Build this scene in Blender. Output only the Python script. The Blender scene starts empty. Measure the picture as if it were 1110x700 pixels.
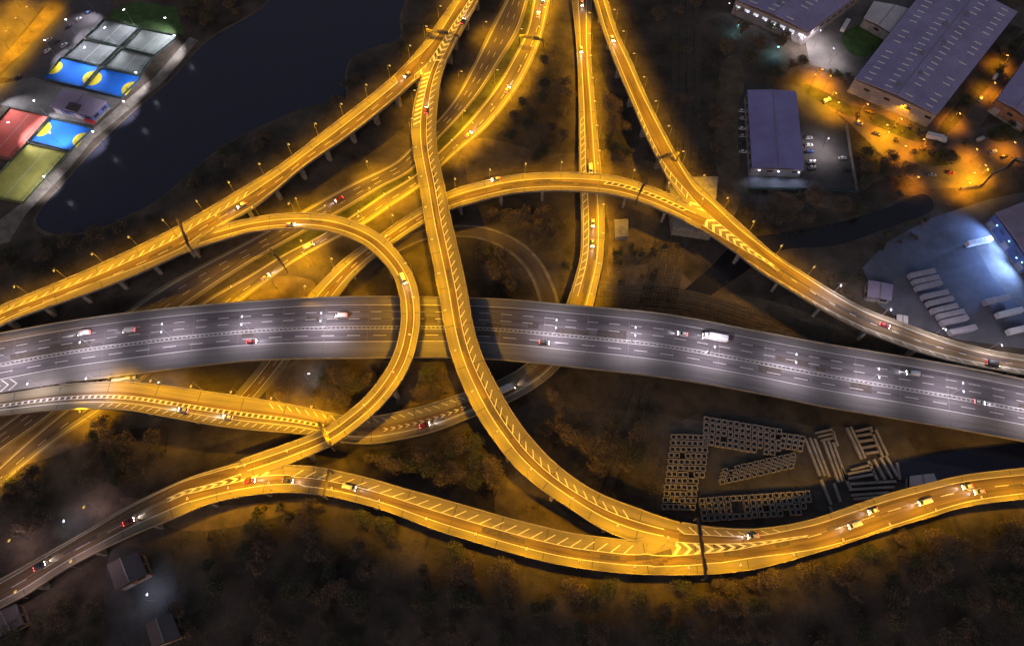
import bpy, bmesh, math, random
import numpy as np
from mathutils import Vector

random.seed(7)
rng = np.random.default_rng(11)
S = bpy.context.scene
COL = S.collection

# ------------------------------------------------------------------ camera
CAM_H, TILT, FPX = 300.0, math.radians(25.0), 750.0
cd = bpy.data.cameras.new("camera")
cd.sensor_width = 36.0
cd.lens = 36.0 * FPX / 1110.0
cd.clip_start, cd.clip_end = 1.0, 6000.0
cam = bpy.data.objects.new("camera", cd)
cam.location = (0, 0, CAM_H)
cam.rotation_euler = (TILT, 0, 0)
COL.objects.link(cam)
S.camera = cam

# ------------------------------------------------------------------ sky, moon, exposure
SUN_EL, SUN_ROT = math.radians(6.0), math.radians(200.0)
W = bpy.data.worlds.new("World")
S.world = W
W.use_nodes = True
bg = W.node_tree.nodes["Background"]
sky = W.node_tree.nodes.new("ShaderNodeTexSky")
sky.sky_type = 'NISHITA'
sky.sun_disc = False
sky.sun_elevation = SUN_EL
sky.sun_rotation = SUN_ROT
tint = W.node_tree.nodes.new("ShaderNodeMix")
tint.data_type = 'RGBA'; tint.blend_type = 'MULTIPLY'; tint.inputs[0].default_value = 1.0
tint.inputs[7].default_value = (1.15, 0.88, 0.90, 1)
W.node_tree.links.new(sky.outputs[0], tint.inputs[6])
W.node_tree.links.new(tint.outputs[2], bg.inputs[0])
bg.inputs[1].default_value = 0.10
sl = bpy.data.lights.new("moon_light", 'SUN')
sl.energy = 0.22
sl.angle = math.radians(25)
sl.color = (1.0, 0.90, 0.98)
so = bpy.data.objects.new("moon_light", sl)
so.rotation_euler = (math.radians(50), 0, math.radians(-20))
COL.objects.link(so)
S.view_settings.view_transform = 'Standard'
S.view_settings.look = 'None'
S.view_settings.exposure = 0.0
S.view_settings.gamma = 1.0
S.view_settings.use_curve_mapping = False
cy = S.cycles
cy.max_bounces = 4
cy.diffuse_bounces = 2
cy.glossy_bounces = 2
cy.transparent_max_bounces = 4
cy.caustics_reflective = False
cy.caustics_refractive = False
cy.use_denoising = True
cy.sample_clamp_indirect = 3.0

SODIUM = (1.0, 0.48, 0.0)
AMBER = (1.0, 0.33, 0.004)
COOL = (0.97, 0.86, 0.98)
P_SOD = 19500.0
P_COOL = 7000.0

# ------------------------------------------------------------------ helpers
def at(px, py, z=0.0):
    """a point of the photograph turned into a world point at height z"""
    u, v = (px - 555.0) / FPX, (350.0 - py) / FPX
    dx, dy, dz = u, math.sin(TILT) + v * math.cos(TILT), -math.cos(TILT) + v * math.sin(TILT)
    t = (CAM_H - z) / -dz
    return Vector((dx * t, dy * t, z))

def tag(o, label=None, cat=None, group=None, kind=None):
    if label: o['label'] = label
    if cat: o['category'] = cat
    if group: o['group'] = group
    if kind: o['kind'] = kind
    return o

def thing(name, label, cat, loc=(0, 0, 0), rz=0.0, group=None):
    o = bpy.data.objects.new(name, None)
    o.empty_display_size = 0.5
    o.location = loc
    o.rotation_euler = (0, 0, rz)
    COL.objects.link(o)
    return tag(o, label, cat, group)

def copy_tree(o, parent=None):
    c = o.copy()
    COL.objects.link(c)
    c.parent = parent
    for ch in o.children:
        copy_tree(ch, c)
    return c

class MB:
    def __init__(s):
        s.v, s.f, s.m, s.uv = [], [], [], {}
    def face(s, pts, mi=0, uv=None):
        n = len(s.v)
        s.v += [tuple(p) for p in pts]
        if uv: s.uv[len(s.f)] = uv
        s.f.append(tuple(range(n, n + len(pts))))
        s.m.append(mi)
    def mesh(s, vs, fs, mi=0):
        n = len(s.v)
        s.v += [tuple(p) for p in vs]
        for f in fs:
            s.f.append(tuple(i + n for i in f)); s.m.append(mi)
    def box(s, c, d, rz=0.0, mi=0, taper=1.0):
        x, y, z = d[0] / 2, d[1] / 2, d[2] / 2
        ca, sa = math.cos(rz), math.sin(rz)
        vs = []
        for zz in (-z, z):
            k = 1.0 if zz < 0 else taper
            for a, b in ((-x, -y), (x, -y), (x, y), (-x, y)):
                a, b = a * k, b * k
                vs.append((c[0] + a * ca - b * sa, c[1] + a * sa + b * ca, c[2] + zz))
        s.mesh(vs, [(3, 2, 1, 0), (4, 5, 6, 7), (0, 1, 5, 4), (1, 2, 6, 5), (2, 3, 7, 6), (3, 0, 4, 7)], mi)
    def prism(s, poly, z0, z1, mi=0):
        n = len(poly)
        a = sum(poly[i][0] * poly[(i + 1) % n][1] - poly[(i + 1) % n][0] * poly[i][1] for i in range(n))
        if a < 0: poly = poly[::-1]
        vs = [(p[0], p[1], z0) for p in poly] + [(p[0], p[1], z1) for p in poly]
        fs = [tuple(range(n))[::-1], tuple(range(n, 2 * n))]
        fs += [(i, (i + 1) % n, n + (i + 1) % n, n + i) for i in range(n)]
        s.mesh(vs, fs, mi)
    def tube(s, p0, p1, r0, r1=None, seg=8, mi=0):
        r1 = r0 if r1 is None else r1
        p0, p1 = Vector(p0), Vector(p1)
        d = (p1 - p0).normalized()
        a = d.cross(Vector((0, 0, 1)) if abs(d.z) < 0.9 else Vector((1, 0, 0))).normalized()
        b = d.cross(a)
        vs = []
        for p, r in ((p0, r0), (p1, r1)):
            for k in range(seg):
                t = 2 * math.pi * k / seg
                vs.append(p + a * math.cos(t) * r + b * math.sin(t) * r)
        fs = [tuple(range(seg)), tuple(range(2 * seg - 1, seg - 1, -1))]
        fs += [(i, seg + i, seg + (i + 1) % seg, (i + 1) % seg) for i in range(seg)]
        s.mesh(vs, fs, mi)
    def bar(s, p0, p1, w, h, mi=0):
        """horizontal-ish bar of width w and height h between two points"""
        p0, p1 = Vector(p0), Vector(p1)
        d = (p1 - p0); d2 = Vector((d.x, d.y, 0)).normalized()
        n = Vector((-d2.y, d2.x, 0)) * (w / 2)
        u = Vector((0, 0, h / 2))
        vs = [p0 - n - u, p0 + n - u, p0 + n + u, p0 - n + u, p1 - n - u, p1 + n - u, p1 + n + u, p1 - n + u]
        s.mesh(vs, [(0, 1, 2, 3), (7, 6, 5, 4), (0, 4, 5, 1), (1, 5, 6, 2), (2, 6, 7, 3), (3, 7, 4, 0)], mi)
    def build(s, name, mats, parent=None, smooth=False, local=False):
        off = Vector((0, 0, 0))
        if parent is not None and not local:
            p = parent
            while p is not None:
                off += Vector(p.location); p = p.parent
        me = bpy.data.meshes.new(name)
        me.from_pydata([(a[0] - off.x, a[1] - off.y, a[2] - off.z) for a in s.v], [], s.f)
        if not isinstance(mats, (list, tuple)): mats = [mats]
        for m in mats: me.materials.append(m)
        me.polygons.foreach_set("material_index", s.m)
        if s.uv:
            ul = me.uv_layers.new(name="UVMap")
            for fi, uvs in s.uv.items():
                ls = me.polygons[fi].loop_start
                for k, q in enumerate(uvs): ul.data[ls + k].uv = q
        if smooth: me.polygons.foreach_set("use_smooth", [True] * len(s.f))
        me.update()
        o = bpy.data.objects.new(name, me)
        COL.objects.link(o)
        o.parent = parent
        return o

# ------------------------------------------------------------------ materials
def mat(name, col, rough=0.8, var=0.25, scale=0.3, metal=0.0, bump=0.0, col2=None, detail=6.0, coord='Object', stretch=None, spec=0.3):
    m = bpy.data.materials.new(name)
    m.use_nodes = True
    nt = m.node_tree; N = nt.nodes; K = nt.links
    b = N["Principled BSDF"]
    b.inputs["Roughness"].default_value = rough
    b.inputs["Metallic"].default_value = metal
    b.inputs["Specular IOR Level"].default_value = spec
    tc = N.new("ShaderNodeTexCoord")
    mp = N.new("ShaderNodeMapping")
    K.new(tc.outputs[coord], mp.inputs[0])
    if stretch: mp.inputs["Scale"].default_value = stretch
    nz = N.new("ShaderNodeTexNoise")
    nz.inputs["Scale"].default_value = scale
    nz.inputs["Detail"].default_value = detail
    nz.inputs["Roughness"].default_value = 0.65
    K.new(mp.outputs[0], nz.inputs["Vector"])
    rp = N.new("ShaderNodeValToRGB")
    rp.color_ramp.elements[0].position = 0.32
    rp.color_ramp.elements[1].position = 0.68
    c1 = [max(0, c * (1 - var)) for c in col]
    c2 = col2 if col2 else [min(1, c * (1 + var)) for c in col]
    rp.color_ramp.elements[0].color = (*c1, 1)
    rp.color_ramp.elements[1].color = (*c2, 1)
    K.new(nz.outputs["Fac"], rp.inputs[0])
    K.new(rp.outputs[0], b.inputs["Base Color"])
    if bump:
        bp = N.new("ShaderNodeBump")
        bp.inputs["Strength"].default_value = bump
        bp.inputs["Distance"].default_value = 0.3
        K.new(nz.outputs["Fac"], bp.inputs["Height"])
        K.new(bp.outputs[0], b.inputs["Normal"])
    return m

def emit(name, col, strength):
    m = bpy.data.materials.new(name)
    m.use_nodes = True
    b = m.node_tree.nodes["Principled BSDF"]
    b.inputs["Base Color"].default_value = (*[min(1, c) for c in col], 1)
    b.inputs["Emission Color"].default_value = (*col, 1)
    b.inputs["Emission Strength"].default_value = strength
    return m

def corrugated(name, col, pitch=1.0, rot=0.0, rough=0.5):
    m = mat(name, col, rough, 0.18, 0.08)
    nt = m.node_tree; N = nt.nodes; K = nt.links
    b = N["Principled BSDF"]
    tc = N.new("ShaderNodeTexCoord"); mp = N.new("ShaderNodeMapping")
    mp.inputs["Rotation"].default_value = (0, 0, rot)
    K.new(tc.outputs["Object"], mp.inputs[0])
    wv = N.new("ShaderNodeTexWave"); wv.inputs["Scale"].default_value = 0.32 / pitch
    wv.inputs["Distortion"].default_value = 0.0
    K.new(mp.outputs[0], wv.inputs["Vector"])
    bp = N.new("ShaderNodeBump"); bp.inputs["Strength"].default_value = 0.5; bp.inputs["Distance"].default_value = 0.15
    K.new(wv.outputs["Fac"], bp.inputs["Height"])
    K.new(bp.outputs[0], b.inputs["Normal"])
    return m

M = {}
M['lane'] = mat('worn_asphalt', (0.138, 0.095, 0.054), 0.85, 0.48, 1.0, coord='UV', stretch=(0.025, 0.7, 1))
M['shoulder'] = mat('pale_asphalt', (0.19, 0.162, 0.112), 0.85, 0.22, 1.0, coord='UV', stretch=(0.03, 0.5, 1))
M['mw_lane'] = mat('motorway_asphalt', (0.114, 0.102, 0.110), 0.8, 0.45, 1.0, coord='UV', stretch=(0.018, 0.45, 1))
M['mw_shoulder'] = mat('motorway_concrete', (0.165, 0.152, 0.150), 0.85, 0.2, 1.0, coord='UV', stretch=(0.02, 0.4, 1))
M['ground_lane'] = mat('old_asphalt', (0.10, 0.080, 0.074), 0.85, 0.35, 1.0, coord='UV', stretch=(0.03, 0.6, 1))
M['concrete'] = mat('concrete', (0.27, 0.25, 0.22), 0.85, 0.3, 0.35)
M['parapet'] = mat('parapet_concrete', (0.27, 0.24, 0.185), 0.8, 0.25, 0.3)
M['paint'] = mat('road_paint', (0.60, 0.59, 0.56), 0.6, 0.22, 1.2)
M['steel'] = mat('galvanised_steel', (0.30, 0.30, 0.31), 0.45, 0.15, 1.0, metal=0.6)
M['dark_steel'] = mat('dark_steel', (0.10, 0.088, 0.09), 0.5, 0.3, 0.8, metal=0.3)
M['sign'] = mat('sign_back', (0.16, 0.14, 0.15), 0.5, 0.2, 0.6)
M['ground'] = mat('rough_ground', (0.050, 0.043, 0.036), 0.95, 0.5, 0.055, col2=(0.125, 0.098, 0.072), bump=0.6, detail=10)
M['scrub'] = mat('scrub_leaves', (0.10, 0.088, 0.060), 0.9, 0.45, 0.12)
M['soil'] = mat('bare_soil', (0.13, 0.098, 0.065), 0.95, 0.4, 0.12, bump=0.5, detail=10)
M['yard_soil'] = mat('packed_grey_earth', (0.085, 0.076, 0.066), 0.95, 0.4, 0.12, bump=0.4, detail=10)
M['grass'] = mat('mown_grass', (0.065, 0.12, 0.035), 0.9, 0.35, 0.2)
M['verge'] = mat('verge_grass', (0.055, 0.056, 0.026), 0.95, 0.5, 0.15)
M['leaf_a'] = mat('foliage_brown', (0.15, 0.115, 0.078), 0.9, 0.4, 0.4)
M['leaf_b'] = mat('foliage_green', (0.095, 0.098, 0.060), 0.9, 0.4, 0.4)
M['leaf_c'] = mat('foliage_bare', (0.175, 0.13, 0.09), 0.9, 0.4, 0.4)
M['bark'] = mat('bark', (0.09, 0.07, 0.05), 0.95, 0.3, 1.0)
M['yard'] = mat('yard_concrete', (0.15, 0.145, 0.14), 0.85, 0.35, 0.08)
M['yard_dark'] = mat('yard_asphalt', (0.075, 0.072, 0.072), 0.85, 0.35, 0.07)
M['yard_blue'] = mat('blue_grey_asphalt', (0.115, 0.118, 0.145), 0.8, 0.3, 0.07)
M['carpark'] = mat('car_park_tarmac', (0.085, 0.078, 0.085), 0.85, 0.3, 0.08)
M['street'] = mat('street_tarmac', (0.11, 0.09, 0.078), 0.85, 0.3, 0.1)
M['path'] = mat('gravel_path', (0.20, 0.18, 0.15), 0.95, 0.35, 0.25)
M['ballast'] = mat('rail_ballast', (0.085, 0.070, 0.056), 0.95, 0.4, 0.3, bump=0.4)
M['sleeper'] = mat('sleeper_concrete', (0.105, 0.09, 0.076), 0.9, 0.3, 0.4)
M['rail'] = mat('rail_steel', (0.16, 0.12, 0.095), 0.5, 0.3, 0.4, metal=0.3)
M['roof_violet'] = corrugated('violet_roof_sheet', (0.33, 0.295, 0.50), 1.0, math.radians(40))
M['roof_violet_b'] = corrugated('violet_blue_roof_sheet', (0.275, 0.25, 0.52), 1.0, 0.0)
M['roof_grey'] = corrugated('grey_roof_sheet', (0.32, 0.27, 0.38), 1.0, 0.3)
M['roof_pale'] = corrugated('pale_roof_sheet', (0.62, 0.58, 0.60), 2.5, 0.5)
M['cladding'] = corrugated('wall_cladding', (0.30, 0.28, 0.30), 0.6, 0.0)
M['cladding_blue'] = corrugated('blue_wall_cladding', (0.10, 0.13, 0.30), 0.6, 0.0)
M['brick'] = mat('brick_wall', (0.26, 0.15, 0.10), 0.9, 0.3, 0.6)
M['glass'] = mat('window_glass', (0.03, 0.035, 0.045), 0.1, 0.2, 0.6, spec=0.6)
M['door'] = mat('door_panel', (0.35, 0.34, 0.36), 0.6, 0.2, 0.5)
M['skylight'] = emit('rooflight_panel', (0.6, 0.58, 0.55), 0.08)
M['pitch_blue'] = mat('blue_court', (0.012, 0.16, 0.72), 0.8, 0.1, 0.15)
M['pitch_yellow'] = mat('yellow_court', (0.72, 0.62, 0.03), 0.8, 0.1, 0.15)
M['pitch_red'] = mat('red_court', (0.80, 0.16, 0.12), 0.8, 0.12, 0.15)
M['pitch_grey'] = mat('grey_turf', (0.17, 0.19, 0.19), 0.9, 0.2, 0.12)
M['pitch_lime'] = mat('lime_turf', (0.50, 0.48, 0.12), 0.9, 0.18, 0.12)
M['pitch_pale'] = mat('pale_turf', (0.27, 0.31, 0.29), 0.9, 0.2, 0.12)
M['joint'] = mat('joint_filler', (0.095, 0.088, 0.08), 0.8, 0.3, 1.0)
M['joint_pale'] = mat('pale_joint', (0.15, 0.14, 0.135), 0.8, 0.3, 1.0)
M['patch'] = mat('repair_asphalt', (0.082, 0.066, 0.06), 0.85, 0.25, 0.6)
M['roof_dark'] = corrugated('dark_tile_roof', (0.11, 0.095, 0.10), 0.6, 0.2)
M['lit_bay'] = emit('lit_bay_glass', (0.75, 0.82, 1.0), 0.6)
M['fence'] = mat('fence_mesh', (0.05, 0.08, 0.07), 0.6, 0.3, 0.8)
M['green_paint'] = mat('green_paint', (0.03, 0.45, 0.22), 0.5, 0.15, 0.6)
M['red_paint'] = mat('red_paint', (0.45, 0.04, 0.05), 0.5, 0.15, 0.6)
M['crate'] = mat('crate_mesh_panel', (0.28, 0.255, 0.23), 0.8, 0.3, 0.5)
M['beam_c'] = mat('beam_concrete', (0.30, 0.28, 0.26), 0.85, 0.3, 0.3)
M['trailer'] = mat('trailer_skin', (0.42, 0.40, 0.46), 0.6, 0.14, 0.4)
M['trailer_w'] = mat('white_trailer_skin', (0.70, 0.70, 0.74), 0.6, 0.12, 0.4)
M['rubber'] = mat('rubber', (0.02, 0.02, 0.02), 0.8, 0.2, 1.0)
for k, c in dict(white=(0.75, 0.75, 0.76), silver=(0.42, 0.43, 0.45), red=(0.35, 0.03, 0.03), dark=(0.05, 0.055, 0.07), blue=(0.04, 0.09, 0.28)).items():
    M['car_' + k] = mat(k + '_car_paint', c, 0.3, 0.06, 0.6, metal=0.1, spec=0.5)
M['head'] = emit('headlight_glow', (1.0, 0.96, 0.90), 40)
M['tail'] = emit('tail_light_glow', (1.0, 0.05, 0.05), 16)
M['sod_head'] = emit('sodium_lamp_glow', (1.0, 0.62, 0.10), 2.2)
M['amb_head'] = emit('amber_lamp_glow', (1.0, 0.50, 0.08), 5)
M['cool_head'] = emit('white_lamp_glow', (0.85, 0.88, 1.0), 4)
M['flood_head'] = emit('floodlight_glow', (0.90, 0.92, 1.0), 16)
M['cyan_head'] = emit('cyan_lamp_glow', (0.25, 0.75, 1.0), 10)

wm = bpy.data.materials.new('still_water'); wm.use_nodes = True
_n = wm.node_tree.nodes; _k = wm.node_tree.links; _b = _n["Principled BSDF"]
_b.inputs["Base Color"].default_value = (0.038, 0.038, 0.056, 1)
_b.inputs["Roughness"].default_value = 0.2
_nz = _n.new("ShaderNodeTexNoise"); _nz.inputs["Scale"].default_value = 0.5; _nz.inputs["Detail"].default_value = 4
_tc = _n.new("ShaderNodeTexCoord"); _k.new(_tc.outputs["Object"], _nz.inputs["Vector"])
_bp = _n.new("ShaderNodeBump"); _bp.inputs["Strength"].default_value = 0.25; _bp.inputs["Distance"].default_value = 0.3
_k.new(_nz.outputs["Fac"], _bp.inputs["Height"]); _k.new(_bp.outputs[0], _b.inputs["Normal"])
M['water'] = wm
wd = wm.copy(); wd.name = 'dark_river_water'; wd.node_tree.nodes["Principled BSDF"].inputs["Base Color"].default_value = (0.022, 0.020, 0.022, 1)
M['river'] = wd

# ------------------------------------------------------------------ sheets of the setting
def px_poly(pts, z=0.0):
    return [at(x, y, z) for x, y in pts]

def smooth_poly(pts, n=6):
    """closed Catmull-Rom through pixel points"""
    out = []
    L = len(pts)
    P = [np.array(p, float) for p in pts]
    for i in range(L):
        p0, p1, p2, p3 = P[i - 1], P[i], P[(i + 1) % L], P[(i + 2) % L]
        for k in range(n):
            t = k / n
            out.append(tuple(0.5 * ((2 * p1) + (-p0 + p2) * t + (2 * p0 - 5 * p1 + 4 * p2 - p3) * t * t + (-p0 + 3 * p1 - 3 * p2 + p3) * t ** 3)))
    return out

def sheet(name, pts, z, m, smooth=False, kind='structure'):
    if smooth: pts = smooth_poly(pts)
    P = px_poly(pts, z)
    bm = bmesh.new()
    f = bm.faces.new([bm.verts.new(p) for p in P])
    bmesh.ops.triangulate(bm, faces=[f])
    for f in bm.faces:
        if f.normal.z < 0: f.normal_flip()
    me = bpy.data.meshes.new(name); bm.to_mesh(me); bm.free()
    me.materials.append(m)
    o = bpy.data.objects.new(name, me); COL.objects.link(o)
    tag(o, kind=kind)
    return o

g = MB()
g.face([(-2500, -2500, 0), (2500, -2500, 0), (2500, 3500, 0), (-2500, 3500, 0)])
tag(g.build('ground', M['ground']), kind='structure')

# ------------------------------------------------------------------ roads
def cr_dense(pts, n=420):
    P = np.array(pts, float)
    P = np.vstack([2 * P[0] - P[1], P, 2 * P[-1] - P[-2]])
    out = []
    for i in range(1, len(P) - 2):
        p0, p1, p2, p3 = P[i - 1], P[i], P[i + 1], P[i + 2]
        # centripetal
        def tj(ti, a, b): return ti + max(1e-6, np.linalg.norm(b - a)) ** 0.5
        t0 = 0; t1 = tj(t0, p0, p1); t2 = tj(t1, p1, p2); t3 = tj(t2, p2, p3)
        for t in np.linspace(t1, t2, 24, endpoint=False):
            A1 = (t1 - t) / (t1 - t0) * p0 + (t - t0) / (t1 - t0) * p1
            A2 = (t2 - t) / (t2 - t1) * p1 + (t - t1) / (t2 - t1) * p2
            A3 = (t3 - t) / (t3 - t2) * p2 + (t - t2) / (t3 - t2) * p3
            B1 = (t2 - t) / (t2 - t0) * A1 + (t - t0) / (t2 - t0) * A2
            B2 = (t3 - t) / (t3 - t1) * A2 + (t - t1) / (t3 - t1) * A3
            out.append((t2 - t) / (t2 - t1) * B1 + (t - t1) / (t2 - t1) * B2)
    out.append(P[-2])
    out = np.array(out)
    d = np.concatenate([[0], np.cumsum(np.linalg.norm(np.diff(out, axis=0), axis=1))])
    s = np.linspace(0, d[-1], n)
    return np.stack([np.interp(s, d, out[:, k]) for k in range(2)], axis=1)

def msmooth(a, w):
    if w < 1: return a
    k = np.ones(2 * w + 1) / (2 * w + 1)
    pad = np.concatenate([2 * a[:1] - a[w:0:-1], a, 2 * a[-1:] - a[-2:-w - 2:-1]])
    if a.ndim == 1: return np.convolve(pad, k, 'valid')
    return np.stack([np.convolve(pad[:, j], k, 'valid') for j in range(a.shape[1])], axis=1)

CORRIDORS = []      # (name, xy centre array, half width array, z array)

class Road:
    def __init__(s, key, left, right, zf, step=2.0, dz=0.0):
        s.key = key
        fz = lambda f: np.interp(f, [a for a, b in zf], [b for a, b in zf])
        n = 420
        l, r = cr_dense(left, n), cr_dense(right, n)
        f = np.linspace(0, 1, n)
        z = fz(f)
        lw = np.array([at(p[0], p[1], z[i])[:2] for i, p in enumerate(l)])
        rw = np.array([at(p[0], p[1], z[i])[:2] for i, p in enumerate(r)])
        c = msmooth((lw + rw) / 2, 8)
        d = np.concatenate([[0], np.cumsum(np.linalg.norm(np.diff(c, axis=0), axis=1))])
        m = max(8, int(d[-1] / step) + 1)
        ss = np.linspace(0, d[-1], m)
        C = np.stack([np.interp(ss, d, c[:, k]) for k in range(2)], axis=1)
        ff = np.interp(ss, d, f)
        T = np.gradient(C, axis=0); T /= np.linalg.norm(T, axis=1)[:, None]
        T = msmooth(T, 3); T /= np.linalg.norm(T, axis=1)[:, None]
        Nn = np.stack([-T[:, 1], T[:, 0]], axis=1)
        def hit(poly, sign, fb):
            out = []
            for i in range(m):
                rel = poly - C[i]
                along = rel @ T[i]; lat = (rel @ Nn[i]) * sign
                best = None
                for j in np.where(along[:-1] * along[1:] <= 0)[0]:
                    den = along[j + 1] - along[j]
                    q = 0 if abs(den) < 1e-9 else -along[j] / den
                    v = lat[j] + (lat[j + 1] - lat[j]) * q
                    if 1.0 < v < 40 and (best is None or v < best): best = v
                if best is None:
                    best = abs(np.interp(ff[i], f, np.abs(((fb - c) @ np.array([[1], [0]]))[:, 0] * 0 + np.linalg.norm(fb - c, axis=1))))
                out.append(best)
            return msmooth(np.array(out), 2)
        s.wl, s.wr = hit(lw, 1, lw), hit(rw, -1, rw)
        s.C, s.T, s.N, s.s, s.f = C, T, Nn, ss, ff
        s.z = msmooth(fz(ff), 6) + dz
        s.len = ss[-1]
        mid = (s.wl - s.wr) / 2
        CORRIDORS.append((key, C + Nn * mid[:, None], (s.wl + s.wr) / 2, s.z))
    def p(s, q, t, dz=0.0):
        """world point at distance q along, lateral fraction t (0 left, 1 right)"""
        q = min(max(q, 0), s.len)
        x = np.interp(q, s.s, s.C[:, 0]); y = np.interp(q, s.s, s.C[:, 1])
        nx = np.interp(q, s.s, s.N[:, 0]); ny = np.interp(q, s.s, s.N[:, 1])
        wl = np.interp(q, s.s, s.wl); wr = np.interp(q, s.s, s.wr)
        o = wl - t * (wl + wr)
        return Vector((x + nx * o, y + ny * o, np.interp(q, s.s, s.z) + dz))
    def width(s, q):
        return np.interp(q, s.s, s.wl) + np.interp(q, s.s, s.wr)
    def ang(s, q):
        tx = np.interp(q, s.s, s.T[:, 0]); ty = np.interp(q, s.s, s.T[:, 1])
        return math.atan2(ty, tx)
    def near(s, px, py, dz=0.7):
        """distance along and lateral fraction of the deck point seen at a pixel"""
        best = None
        for i in range(len(s.s)):
            w = at(px, py, s.z[i] + dz)
            rel = np.array([w.x, w.y]) - s.C[i]
            a = abs(rel @ s.T[i])
            d = abs(rel @ s.N[i])
            if d < 30 and (best is None or a < best[0]):
                lat = rel @ s.N[i]
                best = (a, s.s[i], (s.wl[i] - lat) / (s.wl[i] + s.wr[i]))
        return best[1], best[2]
    # --- pieces
    def surface(s, strips, mats, parent, name='road_surface', dz=0.0, joints=None):
        mb = MB()
        for (t0, t1, mi) in strips:
            g0 = t0 if callable(t0) else (lambda x, t=t0: t); g1 = t1 if callable(t1) else (lambda x, t=t1: t)
            a = [s.p(q, g0(q / s.len), dz) for q in s.s]; b = [s.p(q, g1(q / s.len), dz) for q in s.s]
            for i in range(len(s.s) - 1):
                w0 = s.width(s.s[i])
                mb.face([b[i], b[i + 1], a[i + 1], a[i]], mi,
                        [(s.s[i], g1(s.f[i]) * w0), (s.s[i + 1], g1(s.f[i]) * w0), (s.s[i + 1], g0(s.f[i]) * w0), (s.s[i], g0(s.f[i]) * w0)])
        if joints:
            nm = len(mats); mats = list(mats) + [M['joint_pale'] if joints == 'pale' else M['joint'], M['patch']]
            rr = random.Random(int(s.len * 10))
            q = 9.0
            while q < s.len - 4:
                mb.face([s.p(q, 0.97, 0.0036), s.p(q + 0.4, 0.97, 0.0036), s.p(q + 0.4, 0.03, 0.0036), s.p(q, 0.03, 0.0036)], nm, [(0, 0)] * 4)
                q += 20 + rr.uniform(-1, 1)
            for pn in range(int(s.len / 26)):
                q = rr.uniform(5, s.len - 25); L = rr.uniform(4, 16); t0 = rr.uniform(0.3, 0.55); t1 = t0 + rr.uniform(0.08, 0.16)
                n = max(1, int(L / 3))
                for k in range(n):
                    a0, a1 = q + L * k / n, q + L * (k + 1) / n
                    mb.face([s.p(a0, t1, 0.0045 + pn * 0.0002), s.p(a1, t1, 0.0045 + pn * 0.0002), s.p(a1, t0, 0.0045 + pn * 0.0002), s.p(a0, t0, 0.0045 + pn * 0.0002)], nm + 1, [(0, 0)] * 4)
        return mb.build(name, mats, parent)
    def deck(s, parent, m, th=1.3, inset=0.0, solid=False):
        mb = MB()
        prof = []
        for i, q in enumerate(s.s):
            a, b = s.p(q, 0, -0.03), s.p(q, 1, -0.03)
            w = (b - a).length; k = min(0.22, 1.6 / w)
            bot = a.z - th if not solid else -0.2
            c, d = s.p(q, k), s.p(q, 1 - k)
            if solid: c, d = a.copy(), b.copy()
            c.z = d.z = bot
            e, f_ = a.copy(), b.copy(); e.z = f_.z = (a.z - 0.45 if not solid else bot * 0.5 + a.z * 0.5)
            prof.append([a, b, f_, d, c, e])
        vs = [p for r in prof for p in r]
        fs = []
        for i in range(len(prof) - 1):
            o, n_ = i * 6, (i + 1) * 6
            for k in range(6):
                k2 = (k + 1) % 6
                fs.append((o + k, o + k2, n_ + k2, n_ + k))
        fs.append((5, 4, 3, 2, 1, 0)); e = (len(prof) - 1) * 6
        fs.append(tuple(e + k for k in range(6)))
        mb.mesh(vs, fs)
        return mb.build('deck', m, parent)
    def parapet(s, side, parent, m, q0=0, q1=None, h=0.95, th=0.35, dz=0.0):
        q1 = s.len if q1 is None else q1
        qs = [q for q in s.s if q0 <= q <= q1]
        if len(qs) < 2: return
        vs, fs = [], []
        for q in qs:
            w = s.width(q)
            t0, t1 = (-0.02 / w, th / w) if side == 'L' else (1 + 0.02 / w, 1 - th / w)
            a, b = s.p(q, t0, -0.1), s.p(q, t1, -0.1)
            c, d = s.p(q, t1 * 0.8 + t0 * 0.2, h), s.p(q, t0, h)
            vs += [a, b, c, d]
        for i in range(len(qs) - 1):
            for k in range(4):
                k2 = (k + 1) % 4
                f = (i * 4 + k, i * 4 + k2, (i + 1) * 4 + k2, (i + 1) * 4 + k)
                fs.append(f if side == 'R' else f[::-1])
        e = (len(qs) - 1) * 4
        fs += [(0, 1, 2, 3), (e + 3, e + 2, e + 1, e)]
        mb = MB(); mb.mesh(vs, fs)
        return mb.build('parapet', m, parent)
    def line(s, mb, t, f0=0, f1=1, w=0.32, dash=None, dz=0.012):
        w *= 0.78
        q, q1 = f0 * s.len, f1 * s.len
        tf = t if callable(t) else (lambda x: t)
        on, off = dash if dash else (1e9, 0)
        while q < q1 - 0.5:
            e = min(q + on, q1)
            n = max(1, int((e - q) / 2.5))
            pr = None
            for k in range(n + 1):
                x = q + (e - q) * k / n
                ww = s.width(x); tt = tf(x / s.len)
                a, b = s.p(x, tt - w / 2 / ww, dz), s.p(x, tt + w / 2 / ww, dz)
                if pr: mb.face([pr[1], b, a, pr[0]])
                pr = (a, b)
            q = e + off
    def bars(s, mb, ta, tb, f0, f1, gap, skew=3.0, w=0.45, dz=0.016):
        ta = ta if callable(ta) else (lambda x, t=ta: t); tb = tb if callable(tb) else (lambda x, t=tb: t)
        q = f0 * s.len
        while q < f1 * s.len:
            f = q / s.len
            mb.face([s.p(q, tb(f), dz), s.p(q + w, tb(f), dz), s.p(q + skew + w, ta(f), dz), s.p(q + skew, ta(f), dz)][::(1)])
            q += gap
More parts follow.
